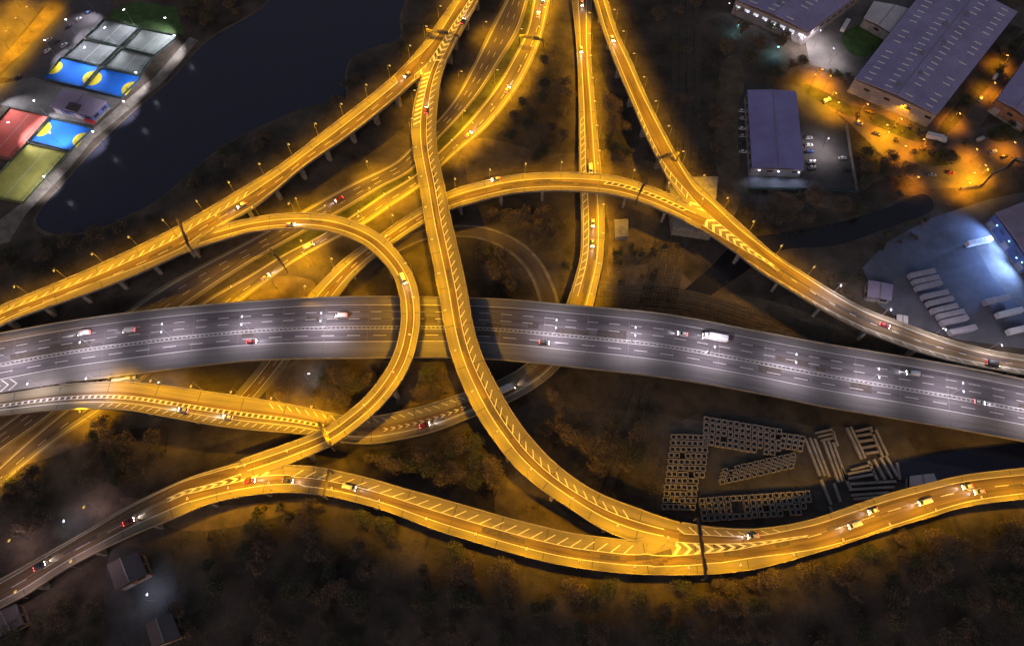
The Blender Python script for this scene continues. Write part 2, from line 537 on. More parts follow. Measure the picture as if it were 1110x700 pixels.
    def chevrons(s, mb, ta, tb, f0, f1, gap, skew=3.0, w=1.2, dz=0.016):
        ta = ta if callable(ta) else (lambda x, t=ta: t); tb = tb if callable(tb) else (lambda x, t=tb: t)
        q = f0 * s.len
        while q < f1 * s.len:
            f = q / s.len
            a, b = ta(f), tb(f); m_ = (a + b) / 2
            mb.face([s.p(q + skew, m_, dz), s.p(q + skew + w, m_, dz), s.p(q + w, a, dz), s.p(q, a, dz)])
            mb.face([s.p(q, b, dz), s.p(q + w, b, dz), s.p(q + skew + w, m_, dz), s.p(q + skew, m_, dz)])
            q += gap

def lerp(*pts):
    xs = [a for a, b in pts]; ys = [b for a, b in pts]
    return lambda f: float(np.interp(f, xs, ys))

def blocked(x, y, ztop, skip, margin=1.5):
    """does a pier here stand in a lower road"""
    for key, c, hw, z in CORRIDORS:
        if key == skip: continue
        d = np.hypot(c[:, 0] - x, c[:, 1] - y)
        i = int(np.argmin(d))
        if d[i] < hw[i] + margin and z[i] < ztop - 2.5: return True
    return False

def under_deck(x, y, z, skip):
    for key, c, hw, zz in CORRIDORS:
        if key == skip: continue
        d = np.hypot(c[:, 0] - x, c[:, 1] - y)
        i = int(np.argmin(d))
        if d[i] < hw[i] + 2.5 and zz[i] > z + 2.0: return True
    return False

def on_road(x, y, margin=2.0):
    for key, c, hw, z in CORRIDORS:
        d = np.hypot(c[:, 0] - x, c[:, 1] - y)
        i = int(np.argmin(d))
        if d[i] < hw[i] + margin: return True
    return False

# ---- edges of every road as read in the photograph (left edge, right edge, height by fraction)
R = {}
R['A2'] = Road('A2', [(582, -25), (573, 0), (563, 33), (543, 66), (522, 98), (500, 125), (470, 157), (447, 185), (414, 203), (373, 228), (321, 257), (270, 286), (206, 329), (130, 388), (62, 446), (0, 490), (-40, 520)],
               [(557, -25), (548, 0), (533, 28), (513, 70), (493, 107), (470, 135), (445, 160), (429, 175), (373, 203), (321, 232), (270, 260), (154, 324), (90, 380), (30, 440), (0, 462), (-40, 494)], [(0, 0.03), (1, 0.03)])
R['A1'] = Road('A1', [(602, -25), (596.6, 0), (587.6, 38.6), (573.4, 74.6), (552.9, 108), (527, 139), (501, 161), (483, 177), (455, 203), (424, 224), (398, 242), (355, 264), (321, 283), (285, 309), (255, 332), (180, 392), (113, 444), (67, 474), (20.6, 510), (-30, 556)],
               [(584, -25), (578, 0), (571, 33), (555.4, 64), (540, 90), (519, 118), (497, 143), (475, 165), (450, 189), (414, 211), (383, 232), (347, 255), (308, 275), (270, 298), (211, 332), (140, 390), (69, 445), (23, 484), (-20, 524)], [(0, 0.03), (1, 0.03)])
R['H'] = Road('H', [(-40, 622), (0, 601), (85, 560), (165, 520), (218, 466), (250, 432), (283, 393), (331.7, 323.5), (360, 293.4), (388.3, 270.3), (414, 253.6), (434.6, 239.4), (457.7, 225.3), (486, 208.6), (514.3, 199.6), (550, 191.9), (578.6, 188.5), (630, 188), (668.6, 191.9), (699.4, 200.9), (725.1, 211.1), (748.3, 222.7), (760, 230)],
               [(-40, 640), (0, 618), (95, 574), (190, 525), (246, 466), (280, 432), (312, 393), (365, 323.5), (380.6, 303.7), (398.6, 285.7), (414, 272.9), (429.4, 262.6), (460.3, 242), (488.6, 227.9), (514.3, 220), (550, 211.1), (591.4, 207.3), (630, 208), (668.6, 212.4), (699.4, 221.4), (730.3, 234.3), (756, 247), (766, 254)],
              [(0, 0.03), (0.38, 0.03), (0.46, 0.6), (0.62, 6.0), (0.75, 9.4), (0.85, 10), (1, 10)], dz=-0.06)
R['F'] = Road('F', [(643, -25), (641.6, 0), (640, 51), (645, 115), (651, 180), (654.4, 216.3), (655.2, 252.3), (653, 285.7), (646.7, 314), (642.9, 330.7), (628, 368), (600, 405), (560, 432), (511.7, 452), (475.7, 466), (429.4, 477), (398.6, 481), (370, 479), (345, 474), (321, 470), (280, 466.5), (231.4, 460.9), (180, 451.9), (141.4, 445.4), (102.9, 442.9), (51.4, 445.4), (0, 450.6), (-60, 458)],
              [(618, -25), (619.7, 0), (623.6, 38.6), (626, 77), (627.4, 128.6), (627.4, 180), (628.7, 208.6), (630, 247), (628.7, 278), (622.3, 303.7), (613.3, 330.7), (600, 358), (578, 388), (545, 410), (496.3, 428), (463, 439), (424.3, 448), (395, 452), (373, 450.6), (347, 445.4), (313, 438), (280, 432.6), (218.6, 423.6), (167, 417), (128.6, 414), (64, 417.5), (20, 424), (0, 427), (-60, 436)],
              [(0, 0.8), (0.2, 1.5), (0.42, 3.2), (0.5, 3.6), (0.6, 5.0), (0.7, 6.6), (0.85, 9.5), (0.93, 10), (1, 10)], dz=-0.06)
R['J'] = Road('J', [(414, 268), (432, 260), (460, 249), (494, 244), (520, 245), (540, 250), (566, 263), (587, 284), (600, 308), (606, 327), (610, 360)],
              [(422, 279), (438, 270), (462, 260), (494, 257), (518, 259), (540, 267), (560, 281), (575, 301), (584, 327), (588, 360)], [(0, 0.03), (1, 0.03)], dz=0.02)
R['D'] = Road('D', [(-60, 372), (0, 361.5), (80, 347.4), (180, 334.6), (280, 326.4), (347, 322.5), (424, 321.7), (540, 324.3), (617, 330.7), (720, 340.5), (810, 357), (895.7, 372.9), (981.4, 387), (1038.6, 397), (1110, 411.4), (1170, 424)],
              [(-60, 434.5), (0, 425.5), (22, 422), (44, 419), (64, 415.5), (128.6, 408.1), (205.7, 397.9), (280, 390.6), (347, 388.9), (403.7, 388.3), (483.4, 387.6), (540, 390.1), (642.9, 400.4), (720, 409.4), (810, 424.3), (895.7, 441.4), (981.4, 455.7), (1038.6, 465.7), (1110, 478.6), (1170, 490)], [(0, 10), (1, 10)])
R['K'] = Road('K', [(651, -25), (658.3, 0), (668.6, 33.4), (684, 66.9), (699.4, 102.9), (717.4, 138.9), (732.9, 168), (745.7, 188), (766.3, 208.6), (786.9, 229), (810, 250), (838.6, 275.7), (867, 294.3), (901.4, 315.7), (938.6, 335.7), (981.4, 351.4), (1024, 367), (1067, 378.6), (1110, 385.7), (1160, 391)],
              [(634, -25), (642.9, 0), (653, 33.4), (668.6, 74.6), (684, 110.6), (699.4, 146.6), (714.9, 178), (725, 197), (735.4, 211), (742, 220), (750, 240), (764, 251), (797, 274), (824, 295), (852.9, 312.9), (895.7, 338.6), (938.6, 360), (967, 371), (995.7, 381.4), (1052.9, 395.7), (1110, 405.7), (1160, 413)],
              [(0, 6), (0.3, 9), (0.45, 10), (1, 10)])
R['L'] = Road('L', [(-60, 358), (0, 332.5), (102.9, 289.6), (190.3, 247.1), (280, 194.4), (303.4, 180), (358.7, 137.6), (398.6, 106.7), (434.6, 75.9), (460.3, 46.3), (475.7, 24.4), (492.4, 0), (506, -25)],
              [(-60, 380), (0, 354), (15, 347), (128.6, 306.3), (190, 279), (207, 270), (218, 259), (230, 251), (241.7, 244.6), (280, 222.7), (331.7, 180), (372.9, 151.7), (398.6, 132.4), (434.6, 102.9), (455, 84), (468, 74), (484, 63), (496.3, 43.7), (509.1, 20.6), (519.4, 0), (530, -25)], [(0, 9), (1, 9)])
R['B'] = Road('B', [(500, 36), (484.7, 66.9), (477.8, 90), (474.4, 115.7), (473.1, 141.4), (474.5, 165), (480.9, 195.7), (488.6, 234.3), (497.6, 272.9), (506.6, 314), (511.7, 345), (515.6, 362), (523.3, 386.3), (537.4, 414.6), (550, 437.7), (567, 463.4), (591.4, 491.7), (611.9, 510), (635, 526.3), (662, 539.8), (691.9, 550.7), (713.6, 558.8), (740.8, 567), (752, 570)],
              [(476, 46), (468, 60), (459, 78), (451.3, 102.9), (446.1, 133.7), (447.4, 160), (455.1, 203.4), (461.6, 247.1), (469.3, 285.7), (475.7, 319.1), (480, 345), (483.4, 363.1), (491.1, 391.4), (506.6, 430), (522, 458.3), (542.6, 487), (555, 503), (570, 517), (588.8, 532), (621.4, 553.4), (648.5, 571), (675.6, 583.3), (700, 589), (740, 594)],
              [(0, 9), (0.12, 9.2), (0.42, 17), (0.6, 17.3), (0.9, 11.4), (1, 11)], dz=-0.06)
R['C'] = Road('C', [(185, 262), (205, 257), (225, 249.5), (257, 240.5), (270, 238), (295.7, 233.5), (321.4, 231.7), (347, 232.5), (372.9, 236.9), (398.6, 247), (419, 260), (437, 280.6), (450, 303.7), (454.6, 324.3), (455.7, 345), (453.9, 362), (447.4, 388.9), (434.6, 414.6), (419, 435), (403.7, 450.6), (383, 467), (365, 480.1), (334.3, 494.3), (308.6, 504.6), (280, 514), (240, 526)],
              [(185, 281), (206, 272), (231.4, 263.8), (256, 256), (270, 252), (295.7, 249.2), (321.4, 247.9), (347, 249.7), (372.9, 256), (393.4, 265), (411.4, 280.6), (424.3, 296), (432, 316.6), (434.6, 334.6), (434.8, 347), (433.3, 360.6), (426.9, 383.7), (414, 406.9), (396, 430), (378, 445.4), (357.4, 460.9), (336.9, 471), (308.6, 481.4), (270, 495), (240, 506), (225, 512)],
              [(0, 9), (0.08, 9), (0.45, 16), (0.62, 16.4), (0.82, 12.6), (0.93, 11), (1, 11)], dz=-0.06)
R['G'] = Road('G', [(-60, 662), (0, 628), (27, 613), (67.8, 590), (108.5, 567), (135.7, 550.7), (173.6, 531.7), (211.6, 515.4), (240, 507), (268, 500), (290, 500), (308, 504), (335, 505), (365, 510), (405.6, 519.5), (438, 529), (487, 542.6), (550, 560.7), (580.7, 568.3), (621.4, 577.8), (653.9, 581.9), (684, 585), (700, 583), (714, 572), (728, 565), (741, 566), (765, 570.2), (810, 573), (837, 571), (878, 563), (918.6, 549.4), (959, 535.8), (1000, 525), (1040.8, 515.4), (1081.5, 510), (1110, 507), (1160, 502)],
              [(-60, 690), (0, 659), (27, 645.7), (67.8, 618.5), (108.5, 596.8), (149, 577.8), (190, 561.5), (230.6, 545.3), (280, 536), (320, 534), (359.5, 538.5), (416.5, 553.4), (470.8, 574), (540, 595), (580.7, 606.3), (621.4, 614.5), (662, 619.9), (702.8, 622.6), (746, 623.4), (784, 621.2), (820, 616.6), (864.3, 605), (918.6, 588.7), (959, 575.2), (1000, 562.9), (1040.8, 550.7), (1081.5, 543.9), (1110, 541.2), (1160, 537)],
              [(0, 8), (0.12, 9.5), (0.25, 11), (1, 11)])

def fr(rd, px, py):
    return R[rd].near(px, py)[0] / R[rd].len

def PT(rd, pts, pre=None, post=None):
    """lateral fraction along a road that follows a marking seen in the photograph"""
    r = R[rd]
    pts = [tuple(p) for p in cr_dense(pts, 8 * len(pts))] if len(pts) > 2 else pts
    ft = sorted((lambda a: (a[0] / r.len, a[1]))(r.near(x, y, 0.0)) for x, y in pts)
    if pre is not None: ft = [(0.0, pre)] + ft
    if post is not None: ft = ft + [(1.0, post)]
    return lerp(*ft)

def steps(*seg):
    """seg: (upper fraction limit, function or number)"""
    def fn(f):
        for lim, g_ in seg:
            if f <= lim: return g_(f) if callable(g_) else g_
        g_ = seg[-1][1]
        return g_(f) if callable(g_) else g_
    return fn

def piers(rd, parent, spacing, ncol=2, zmin=3.5, q0=10, q1=None):
    r = R[rd]
    q = q0; q1 = r.len - 6 if q1 is None else q1
    while q < q1:
        c = r.p(q, 0.5)
        if c.z > zmin:
            w = r.width(q)
            ts = [0.5] if ncol == 1 else [0.5 + (k / (ncol - 1) - 0.5) * 0.62 for k in range(ncol)]
            if w < 9: ts = [0.3, 0.7] if ncol > 1 else [0.5]
            pts = [r.p(q, t) for t in ts]
            if not any(blocked(p.x, p.y, c.z, rd) for p in pts):
                mb = MB()
                a = r.ang(q)
                for p in pts:
                    mb.box((p.x, p.y, (p.z - 2.2) / 2 - 0.1), (1.9 if rd == 'L' else 1.3, 3.0 if ncol == 2 else 1.6, p.z - 2.2 + 0.2), a)
                e0, e1 = r.p(q, 0.1), r.p(q, 0.9)
                e0.z = e1.z = c.z - 1.32 - 0.5
                mb.bar(e0, e1, 1.5, 1.0)
                mb.build('pier', M['concrete'], parent)
        q += spacing

def viaduct(rd, label, strips, mats, pL=None, pR=None, pier_gap=24, ncol=2, solid=False, name='viaduct', zmin=3.5):
    r = R[rd]
    b = r.p(r.len / 2, 0.5)
    t = thing(name, label, 'elevated road', (b.x, b.y, 0))
    r.deck(t, M['concrete'], solid=solid)
    r.surface(strips, mats, t, joints='pale' if rd == 'D' else 'dark')
    for rng_ in (pL if pL is not None else [(0, 1)]):
        r.parapet('L', t, M['parapet'], rng_[0] * r.len, rng_[1] * r.len)
    for rng_ in (pR if pR is not None else [(0, 1)]):
        r.parapet('R', t, M['parapet'], rng_[0] * r.len, rng_[1] * r.len)
    if pier_gap: piers(rd, t, pier_gap, ncol, zmin)
    return t

SH = [M['shoulder'], M['lane']]
RAMP = [(0, 0.34, 0), (0.34, 0.64, 1), (0.64, 1, 0)]

# ground carriageways
for k in ('A1', 'A2'):
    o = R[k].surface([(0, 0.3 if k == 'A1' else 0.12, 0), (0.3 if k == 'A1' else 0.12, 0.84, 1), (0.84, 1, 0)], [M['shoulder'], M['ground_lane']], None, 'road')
    tag(o, kind='structure')
    mb = MB()
    R[k].line(mb, 0.13, w=0.3); R[k].line(mb, 0.89, w=0.3)
    for t in ((0.42,) if k == 'A1' else (0.38, 0.63)): R[k].line(mb, t, w=0.26, dash=(4, 7))
    mb.build('road_markings', M['paint'], o)
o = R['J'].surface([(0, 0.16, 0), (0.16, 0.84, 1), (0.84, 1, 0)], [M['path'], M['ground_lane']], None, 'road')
tag(o, kind='structure')
# grass strip between the two ground carriageways
mb = MB()
pr = None
for q in np.linspace(0.0, 0.62, 90):
    a = R['A1'].p(q * R['A1'].len, 1.0, -0.015)
    s2 = R['A2'].s; d = np.hypot(R['A2'].C[:, 0] - a.x, R['A2'].C[:, 1] - a.y); i = int(np.argmin(d))
    b = R['A2'].p(s2[i], 0.0, -0.015)
    if pr: mb.face([pr[0], a, b, pr[1]])
    pr = (a, b)
tag(mb.build('grass', M['verge']), kind='structure')

# motorway viaduct
_D = R['D']; _q0 = fr('D', 135, 375) * _D.len; _w0 = _D.width(_q0)
def TD(t):
    return lambda f: t * (_w0 / _D.width(f * _D.len) if f * _D.len < _q0 else 1.0)
mw = viaduct('D', 'wide grey motorway viaduct with six lanes lit white crossing the whole photo',
             [(0, TD(0.13), 0), (TD(0.13), TD(0.74), 1), (TD(0.74), 1, 0)], [M['mw_shoulder'], M['mw_lane']], pR=[(fr('D', 70, 415), 1)], pier_gap=26, ncol=4, name='motorway_viaduct')
mb = MB(); r = R['D']
for t in (0.135, 0.735): r.line(mb, TD(t), w=0.34)
for t in (0.485, 0.535): r.line(mb, TD(t), w=0.28)
for t in (0.25, 0.365): r.line(mb, TD(t), w=0.3, dash=(5, 5))
r.line(mb, TD(0.635), w=0.3, dash=(6, 6))
r.line(mb, TD(0.51), w=0.4, dash=(0.8, 1.2))
f0 = fr('D', 2, 415)
r.chevrons(mb, 0.80, 0.985, 0, fr('D', 14, 418), 3.6, 3.2, 0.7)
mb.build('road_markings', M['paint'], mw)
mb = MB()
pr = None
for q in r.s[::2]:
    a = r.p(q, TD(0.503)(q / r.len), 0.02); b = r.p(q, TD(0.517)(q / r.len), 0.02)
    mb.box(tuple((a + b) / 2 + Vector((0, 0, 0.7))), (0.12, 0.12, 0.5), r.ang(q))
    c = (a + b) / 2 + Vector((0, 0, 0.75))
    if pr: mb.bar(pr, c, 0.1, 0.3)
    pr = c
mb.build('crash_barrier', M['steel'], mw)

# left viaduct
fs = fr('L', 225, 255); fn = fr('L', 455, 84); fe = fr('L', 488, 60)
fa = fr('L', 196, 276)
Lr0 = PT('L', [(100, 307), (150, 289), (180, 276.5), (199, 267.5), (214.7, 256), (234, 245), (262, 231)], 0.86, None)
Lr = steps((fs, Lr0), (fn, 0.87), (1, PT('L', [(461.4, 71.5), (467.7, 62.9), (488, 31.4), (508.6, 0)])))
Lg = steps((fn, 1.0), (1, PT('L', [(475, 72), (481.9, 58), (493, 36), (513.3, 0)])))
Lb = steps((fn, 1.0), (1, PT('L', [(481.9, 69), (489.7, 51.9), (498.5, 33), (518.0, 0)])))
Lu = steps((fn - .02, 0.36), (1, PT('L', [(430, 79.5), (461.4, 53.4), (477, 34.6), (499, 0)])))
t = viaduct('L', 'long straight yellow viaduct beside the dark lake at left, lamps along its outer edge', [(0, Lu, 0), (Lu, Lr, 1), (Lr, Lg, 0), (Lg, Lb, 1), (Lb, 1, 0)], SH,
            pR=[(0, fa), (fs, fn), ], pier_gap=17)
mb = MB(); r = R['L']
r.line(mb, Lu, 0, 1, 0.35); r.line(mb, 0.62, 0, fn - .03, 0.3, dash=(5, 6)); r.line(mb, Lr, 0, 1, 0.35)
r.bars(mb, 0.22, 0.36, 0.02, fs + 0.08, 5.2, 3.5, 0.9)
r.line(mb, Lg, fn + 0.01, 1, 0.3); r.line(mb, Lb, fn + 0.02, 1, 0.3)
r.chevrons(mb, Lr, Lg, fn + 0.015, 0.995, 4.0, -2.4, 1.5)
mb.build('road_markings', M['paint'], t); VL = t

# curving ramp over the motorway
b0 = 0.085
t = viaduct('B', 'tall yellow flyover sweeping from the top across the motorway to the lower right', RAMP, SH,
            pL=[(fr('B', 486, 64), fr('B', 738, 566))], pR=[(fr('B', 457, 84), fr('B', 692, 587))], pier_gap=24)
mb = MB(); r = R['B']
r.line(mb, 0.64, 0.05, 0.97, 0.4); r.line(mb, 0.40, 0.05, 0.97, 0.4)
r.bars(mb, 0.2, 0.40, 0.06, 0.93, 4.6, -3.2, 0.7)
r.bars(mb, 0.66, 0.92, 0.09, 0.20, 3.2, -2.2, 1.2)
mb.build('road_markings', M['paint'], t); VB = t

# loop ramp
t = viaduct('C', 'yellow loop ramp curling over the motorway in a tight hook', [(0, 0.36, 0), (0.36, 0.68, 1), (0.68, 1, 0)], SH,
            pL=[(fr('C', 232, 247), fr('C', 316, 502))], pR=[(fr('C', 207, 271), fr('C', 262, 499))], pier_gap=22)
mb = MB(); r = R['C']
r.line(mb, 0.34, 0.08, 0.95, 0.38); r.line(mb, 0.70, 0.05, 0.97, 0.38)
mb.build('road_markings', M['paint'], t); VC = t

# lower viaduct
g1, g2 = fr('G', 262, 502), fr('G', 306, 504)
g3, g4 = fr('G', 697, 585), fr('G', 738, 566)
ga = fr('G', 180, 550); ge = fr('G', 880, 585)
cu = steps((g2, PT('G', [(200, 521), (245, 508), (290, 497)], 0.16)), (1, 0))
cl = steps((g2, PT('G', [(200, 531.3), (232.4, 523.2), (265, 511.9), (299, 501.5)], 0.48)), (1, 0))
gu = steps((g2 + .01, PT('G', [(200, 535.5), (232.4, 528), (265, 520), (292.4, 515), (323, 515)], 0.48)), (g3, 0.43), (1, PT('G', [(703, 601), (730, 602), (762, 599.5), (798, 595.5), (820, 591.4), (880, 580.5)], None, 0.5)))
gl = steps((g2 + .02, PT('G', [(200, 545), (232, 536.5), (265, 529), (297, 525), (326.5, 524.5), (352, 526.5)], 0.76)), (g3, 0.74), (1, PT('G', [(703, 614), (765, 611), (820, 603.6), (880, 595.5), (932, 582)], None, 0.77)))
bu = steps((g3, 0.43), (1, PT('G', [(713.6, 572.5), (740.8, 577.8), (770.6, 580), (820, 580.5), (880, 569.5)], None, 0.22)))
bl = steps((g3, 0.43), (1, PT('G', [(708, 582.7), (735, 587), (765, 589), (800, 588.7), (820, 587), (880, 579.5)], None, 0.5)))
t = viaduct('G', 'long yellow viaduct along the foot of the photo, left edge to right edge',
            [(0, steps((g2, cu), (1, bu)), 0), (steps((g2, cu), (1, bu)), steps((g2, cl), (1, bl)), 1), (steps((g2, cl), (1, bl)), gu, 0), (gu, gl, 1), (gl, 1, 0)], SH,
            pL=[(0, g1), (g2, g3), (g4, 1)], pier_gap=24)
mb = MB(); r = R['G']
r.line(mb, gl, 0, 1, 0.36)
r.line(mb, cu, 0, g1, 0.33); r.line(mb, cl, ga, g2 - .005, 0.33); r.line(mb, gu, ga, g3, 0.36)
r.line(mb, 0.48, 0, ga - 0.02, 0.3, dash=(6, 7))
r.bars(mb, 0.16, 0.43, g2 + 0.01, g3 - 0.01, 5.4, 4.2, 0.6)
r.chevrons(mb, cl, gu, ga, fr('G', 290, 508), 4.2, 2.4, 1.7)
r.chevrons(mb, bl, gu, fr('G', 725, 592), ge, 4.4, 2.8, 1.7)
r.line(mb, bl, g4 - .01, ge, 0.35); r.line(mb, gu, g3, ge, 0.35); r.line(mb, bu, g4, 1, 0.33)
r.line(mb, 0.5, ge, 1, 0.3, dash=(6, 6))
r.bars(mb, lambda f: bu(f) * 0.35, bu, g4, ge - .02, 5.0, -3.0, 0.6)
mb.build('road_markings', M['paint'], t); VG = t

# arc over the junction, coming up from the ground road
h0 = fr('H', 372, 300)
hN = fr('H', 747, 222)
t = viaduct('H', 'yellow arched slip road rising from under the motorway to bridge the north ramp', [(0, 0.32, 0), (0.32, 0.74, 1), (0.74, 1, 0)], SH,
            pL=[(h0, hN)], pR=[(h0, 0.985)], pier_gap=22)
mb = MB(); r = R['H']
r.line(mb, 0.30, 0, 0.985, 0.36); r.line(mb, 0.74, 0, 0.985, 0.36)
r.line(mb, 0.54, 0, 0.66, 0.28, dash=(4, 6))
h1 = fr('H', 655, 200)
r.bars(mb, 0.30, 0.47, h1, 0.97, 3.2, 1.6, 0.6); r.line(mb, 0.48, h1, 0.97, 0.3)
mb.build('road_markings', M['paint'], t); VH = t

# right ramp
k1, k2 = fr('K', 742, 220), fr('K', 766, 252)
ke = fr('K', 836, 289); kb = fr('K', 690, 124)
kr = PT('K', [(733.6, 173.7), (751.3, 201.6), (775.4, 223.8), (801.4, 248), (840, 278)], 0.30, 0.28)
ku = steps((k1, PT('K', [(717.8, 173.7), (736.4, 197.8)], 0.70)), (1, PT('K', [(748, 211.5), (760.5, 225.7), (775.4, 238.7), (794, 253.5), (820, 274), (833, 283)], None, 0.51)))
kl = steps((k1, 1.0), (1, PT('K', [(748, 232), (753, 237), (764, 245.5), (786.5, 259), (808.8, 272), (829, 283)], None, 0.51)))
ko = steps((k1, 1.0), (1, PT('K', [(752, 243), (764, 249.8), (788.4, 267.5), (800, 275.5), (825, 291.5)], None, 0.74)))
t = viaduct('K', 'yellow ramp running from the top down to the right edge above the motorway', [(0, kr, 0), (kr, ku, 1), (ku, kl, 0), (kl, ko, 1), (ko, 1, 0)], SH,
            pR=[(0, k1), (k2, 1)], pier_gap=22)
mb = MB(); r = R['K']
r.line(mb, kr, 0, 1, 0.36); r.line(mb, ku, 0, ke, 0.34); r.line(mb, kl, k1, ke, 0.34); r.line(mb, ko, k2, 1, 0.34)
r.bars(mb, ku, lambda f: ku(f) + 0.22, kb, k1, 4.8, -3.0, 0.7); r.line(mb, lambda f: ku(f) + 0.22, kb, k1 - .01, 0.3)
r.chevrons(mb, ku, kl, k1 + 0.008, ke, 4.0, -2.6, 1.6)
r.line(mb, 0.51, ke, 1, 0.28, dash=(3, 7))
r.bars(mb, ko, 0.95, k2 + 0.05, 0.98, 6.0, -3.4, 0.6)
mb.build('road_markings', M['paint'], t); VK = t
mb = MB()
mb.prism([tuple(at(x, y, 6.5)[:2]) for x, y in ((724, 193), (779, 191), (772, 253), (730, 247))], -0.1, 6.5)
mb.prism([tuple(at(x, y, 6.5)[:2]) for x, y in ((725, 194), (778, 192), (771, 252), (731, 246))], 6.5, 6.9)
tag(mb.build('concrete_platform', M['concrete']), 'square concrete platform under the fork of the right ramp and the arched road', 'platform')
mb = MB()
mb.prism([tuple(at(x, y, 3)[:2]) for x, y in ((666, 238), (681, 237), (681, 256), (667, 257))], -0.1, 3.0)
tag(mb.build('concrete_block', M['concrete']), 'pale concrete block beside the north slip road below the arched road', 'block')

# north ramp that dives under the motorway and joins its left side
fE = fr('F', 20, 447)
t = viaduct('F', 'low yellow slip road diving under the motorway and curving out to its left', RAMP, SH,
            pR=[(0, fr('F', 64, 417))], pier_gap=22, zmin=4.5)
mb = MB(); r = R['F']
fm = fr('F', 642, 322)
r.line(mb, 0.26, 0, 1, 0.36); r.line(mb, 0.68, 0, 0.42, 0.36)
r.bars(mb, 0.68, 0.9, fr('F', 630, 130), fm, 4.6, -3.0, 0.6); r.line(mb, 0.9, fr('F', 630, 130), fm, 0.3)
fb = fr('F', 500, 440); fc = fr('F', 352, 463)
r.chevrons(mb, 0.4, 0.52, fb, fr('F', 410, 470), 3.2, -1.6, 0.9)
r.bars(mb, 0.40, 0.52, fc, 1, 2.6, 0.5, 0.9); r.line(mb, 0.40, fc, 1, 0.25); r.line(mb, 0.52, fc, 1, 0.25)
r.bars(mb, 0.76, 0.92, fb, fr('F', 290, 440), 4.0, -2.5, 0.5); r.bars(mb, 0.08, 0.22, fc, fr('F', 110, 440), 3.6, 2, 0.5)
mb.build('road_markings', M['paint'], t); VF = t

# ------------------------------------------------------------------ street lamps
def lamp_proto(kind):
    h = {'sodium': 11.5, 'cool': 12.0, 'white': 10.0, 'fill': 10.0, 'hot': 10.0, 'amber': 8.0, 'flood': 12.0, 'cyan': 6.0, 'yard': 8.0}[kind]
    root = thing('street_lamp' if kind != 'flood' else 'floodlight', '', 'street lamp' if kind != 'flood' else 'floodlight')
    mb = MB(); mb.tube((0, 0, 0), (0, 0, 0.9), 0.16, 0.14); mb.tube((0, 0, 0.9), (0, 0, h - 0.3), 0.10, 0.06)
    mb.build('pole', M['steel'], root, local=True)
    heads = [(1.9, 0)]
    if kind == 'cool': heads = [(1.8, 0), (-1.8, 0)]
    if kind == 'flood': heads = [(0.6, 0.0)]
    hm = {'sodium': 'sod_head', 'cool': 'cool_head', 'white': 'cool_head', 'fill': 'sod_head', 'hot': 'amb_head', 'amber': 'amb_head', 'flood': 'flood_head', 'cyan': 'cyan_head', 'yard': 'cool_head'}[kind]
    for hx, hy in heads:
        mb = MB(); mb.tube((0, 0, h - 0.35), (hx * 0.8, hy, h), 0.05, 0.04, 6); mb.build('arm', M['steel'], root, local=True)
        sg = 1 if hx > 0 else -1
        mb = MB(); mb.box((hx, hy, h + 0.06), (1.1, 0.42, 0.16), 0, 0, 0.75)
        hd = mb.build('lamp_head', M['steel'], root, local=True)
        mb = MB(); mb.box((hx, hy, h - 0.07), (0.95, 0.36, 0.10), 0, 0)
        mb.box((hx + sg * 0.62, hy, h + 0.02), (0.14, 0.34, 0.14)); mb.box((hx, hy + 0.26, h), (0.8, 0.1, 0.12)); mb.box((hx, hy - 0.26, h), (0.8, 0.1, 0.12))
        mb.build('lens', M[hm], hd, local=True)
        ld = bpy.data.lights.new('lamp_light', 'SPOT')
        ld.spot_size = math.radians({'sodium': 138, 'amber': 126, 'flood': 100}.get(kind, 152)); ld.spot_blend = 0.7
        ld.shadow_soft_size = 0.35
        ld.energy, ld.color = {'sodium': (P_SOD, SODIUM), 'cool': (P_COOL, COOL), 'fill': (3600, (1.0, 0.66, 0.70)), 'white': (9000, (1.0, 0.85, 0.88)), 'hot': (21000, (1.0, 0.46, 0.0)), 'amber': (14500, AMBER), 'flood': (19000, (0.95, 0.90, 1.0)),
                               'cyan': (2500, (0.3, 0.8, 1.0)), 'yard': (1800, (0.62, 0.70, 1.0))}[kind]
        lo = bpy.data.objects.new('lamp_light', ld); COL.objects.link(lo); lo.parent = root
        lo.location = (hx + sg * 0.1, hy, h - 0.25)
        if kind == 'sodium': lo.rotation_euler = (0, math.radians(-16), 0)
        if kind == 'flood': lo.rotation_euler = (0, math.radians(-38), 0)
    return root

LP = {}
def lamp(kind, loc, rz, label, group):
    if kind not in LP:
        o = LP[kind] = lamp_proto(kind)
    else:
        o = copy_tree(LP[kind])
    o.location = loc; o.rotation_euler = (0, 0, rz)
    tag(o, label, None, group)
    return o

def lamps_along(rd, side, f0, f1, gap, label, group, kind='sodium', off=0.25):
    r = R[rd]
    n = max(1, int(round((f1 - f0) * r.len / (gap * (0.82 if kind == 'sodium' else 1)))))
    for i in range(n + 1):
        q = (f0 + (f1 - f0) * i / n) * r.len
        w = r.width(q)
        t = -off / w if side == 'L' else (1 + off / w if side == 'R' else TD(0.51)(q / r.len))
        p = r.p(q, t, -0.3 if off < 0.6 else 0)
        if off >= 0.6 and p.z < 1.5: p.z = 0
        if under_deck(p.x, p.y, p.z, rd): continue
        a = r.ang(q) + (-math.pi / 2 if side != 'R' else math.pi / 2)
        lamp(kind, p, a, label, group)

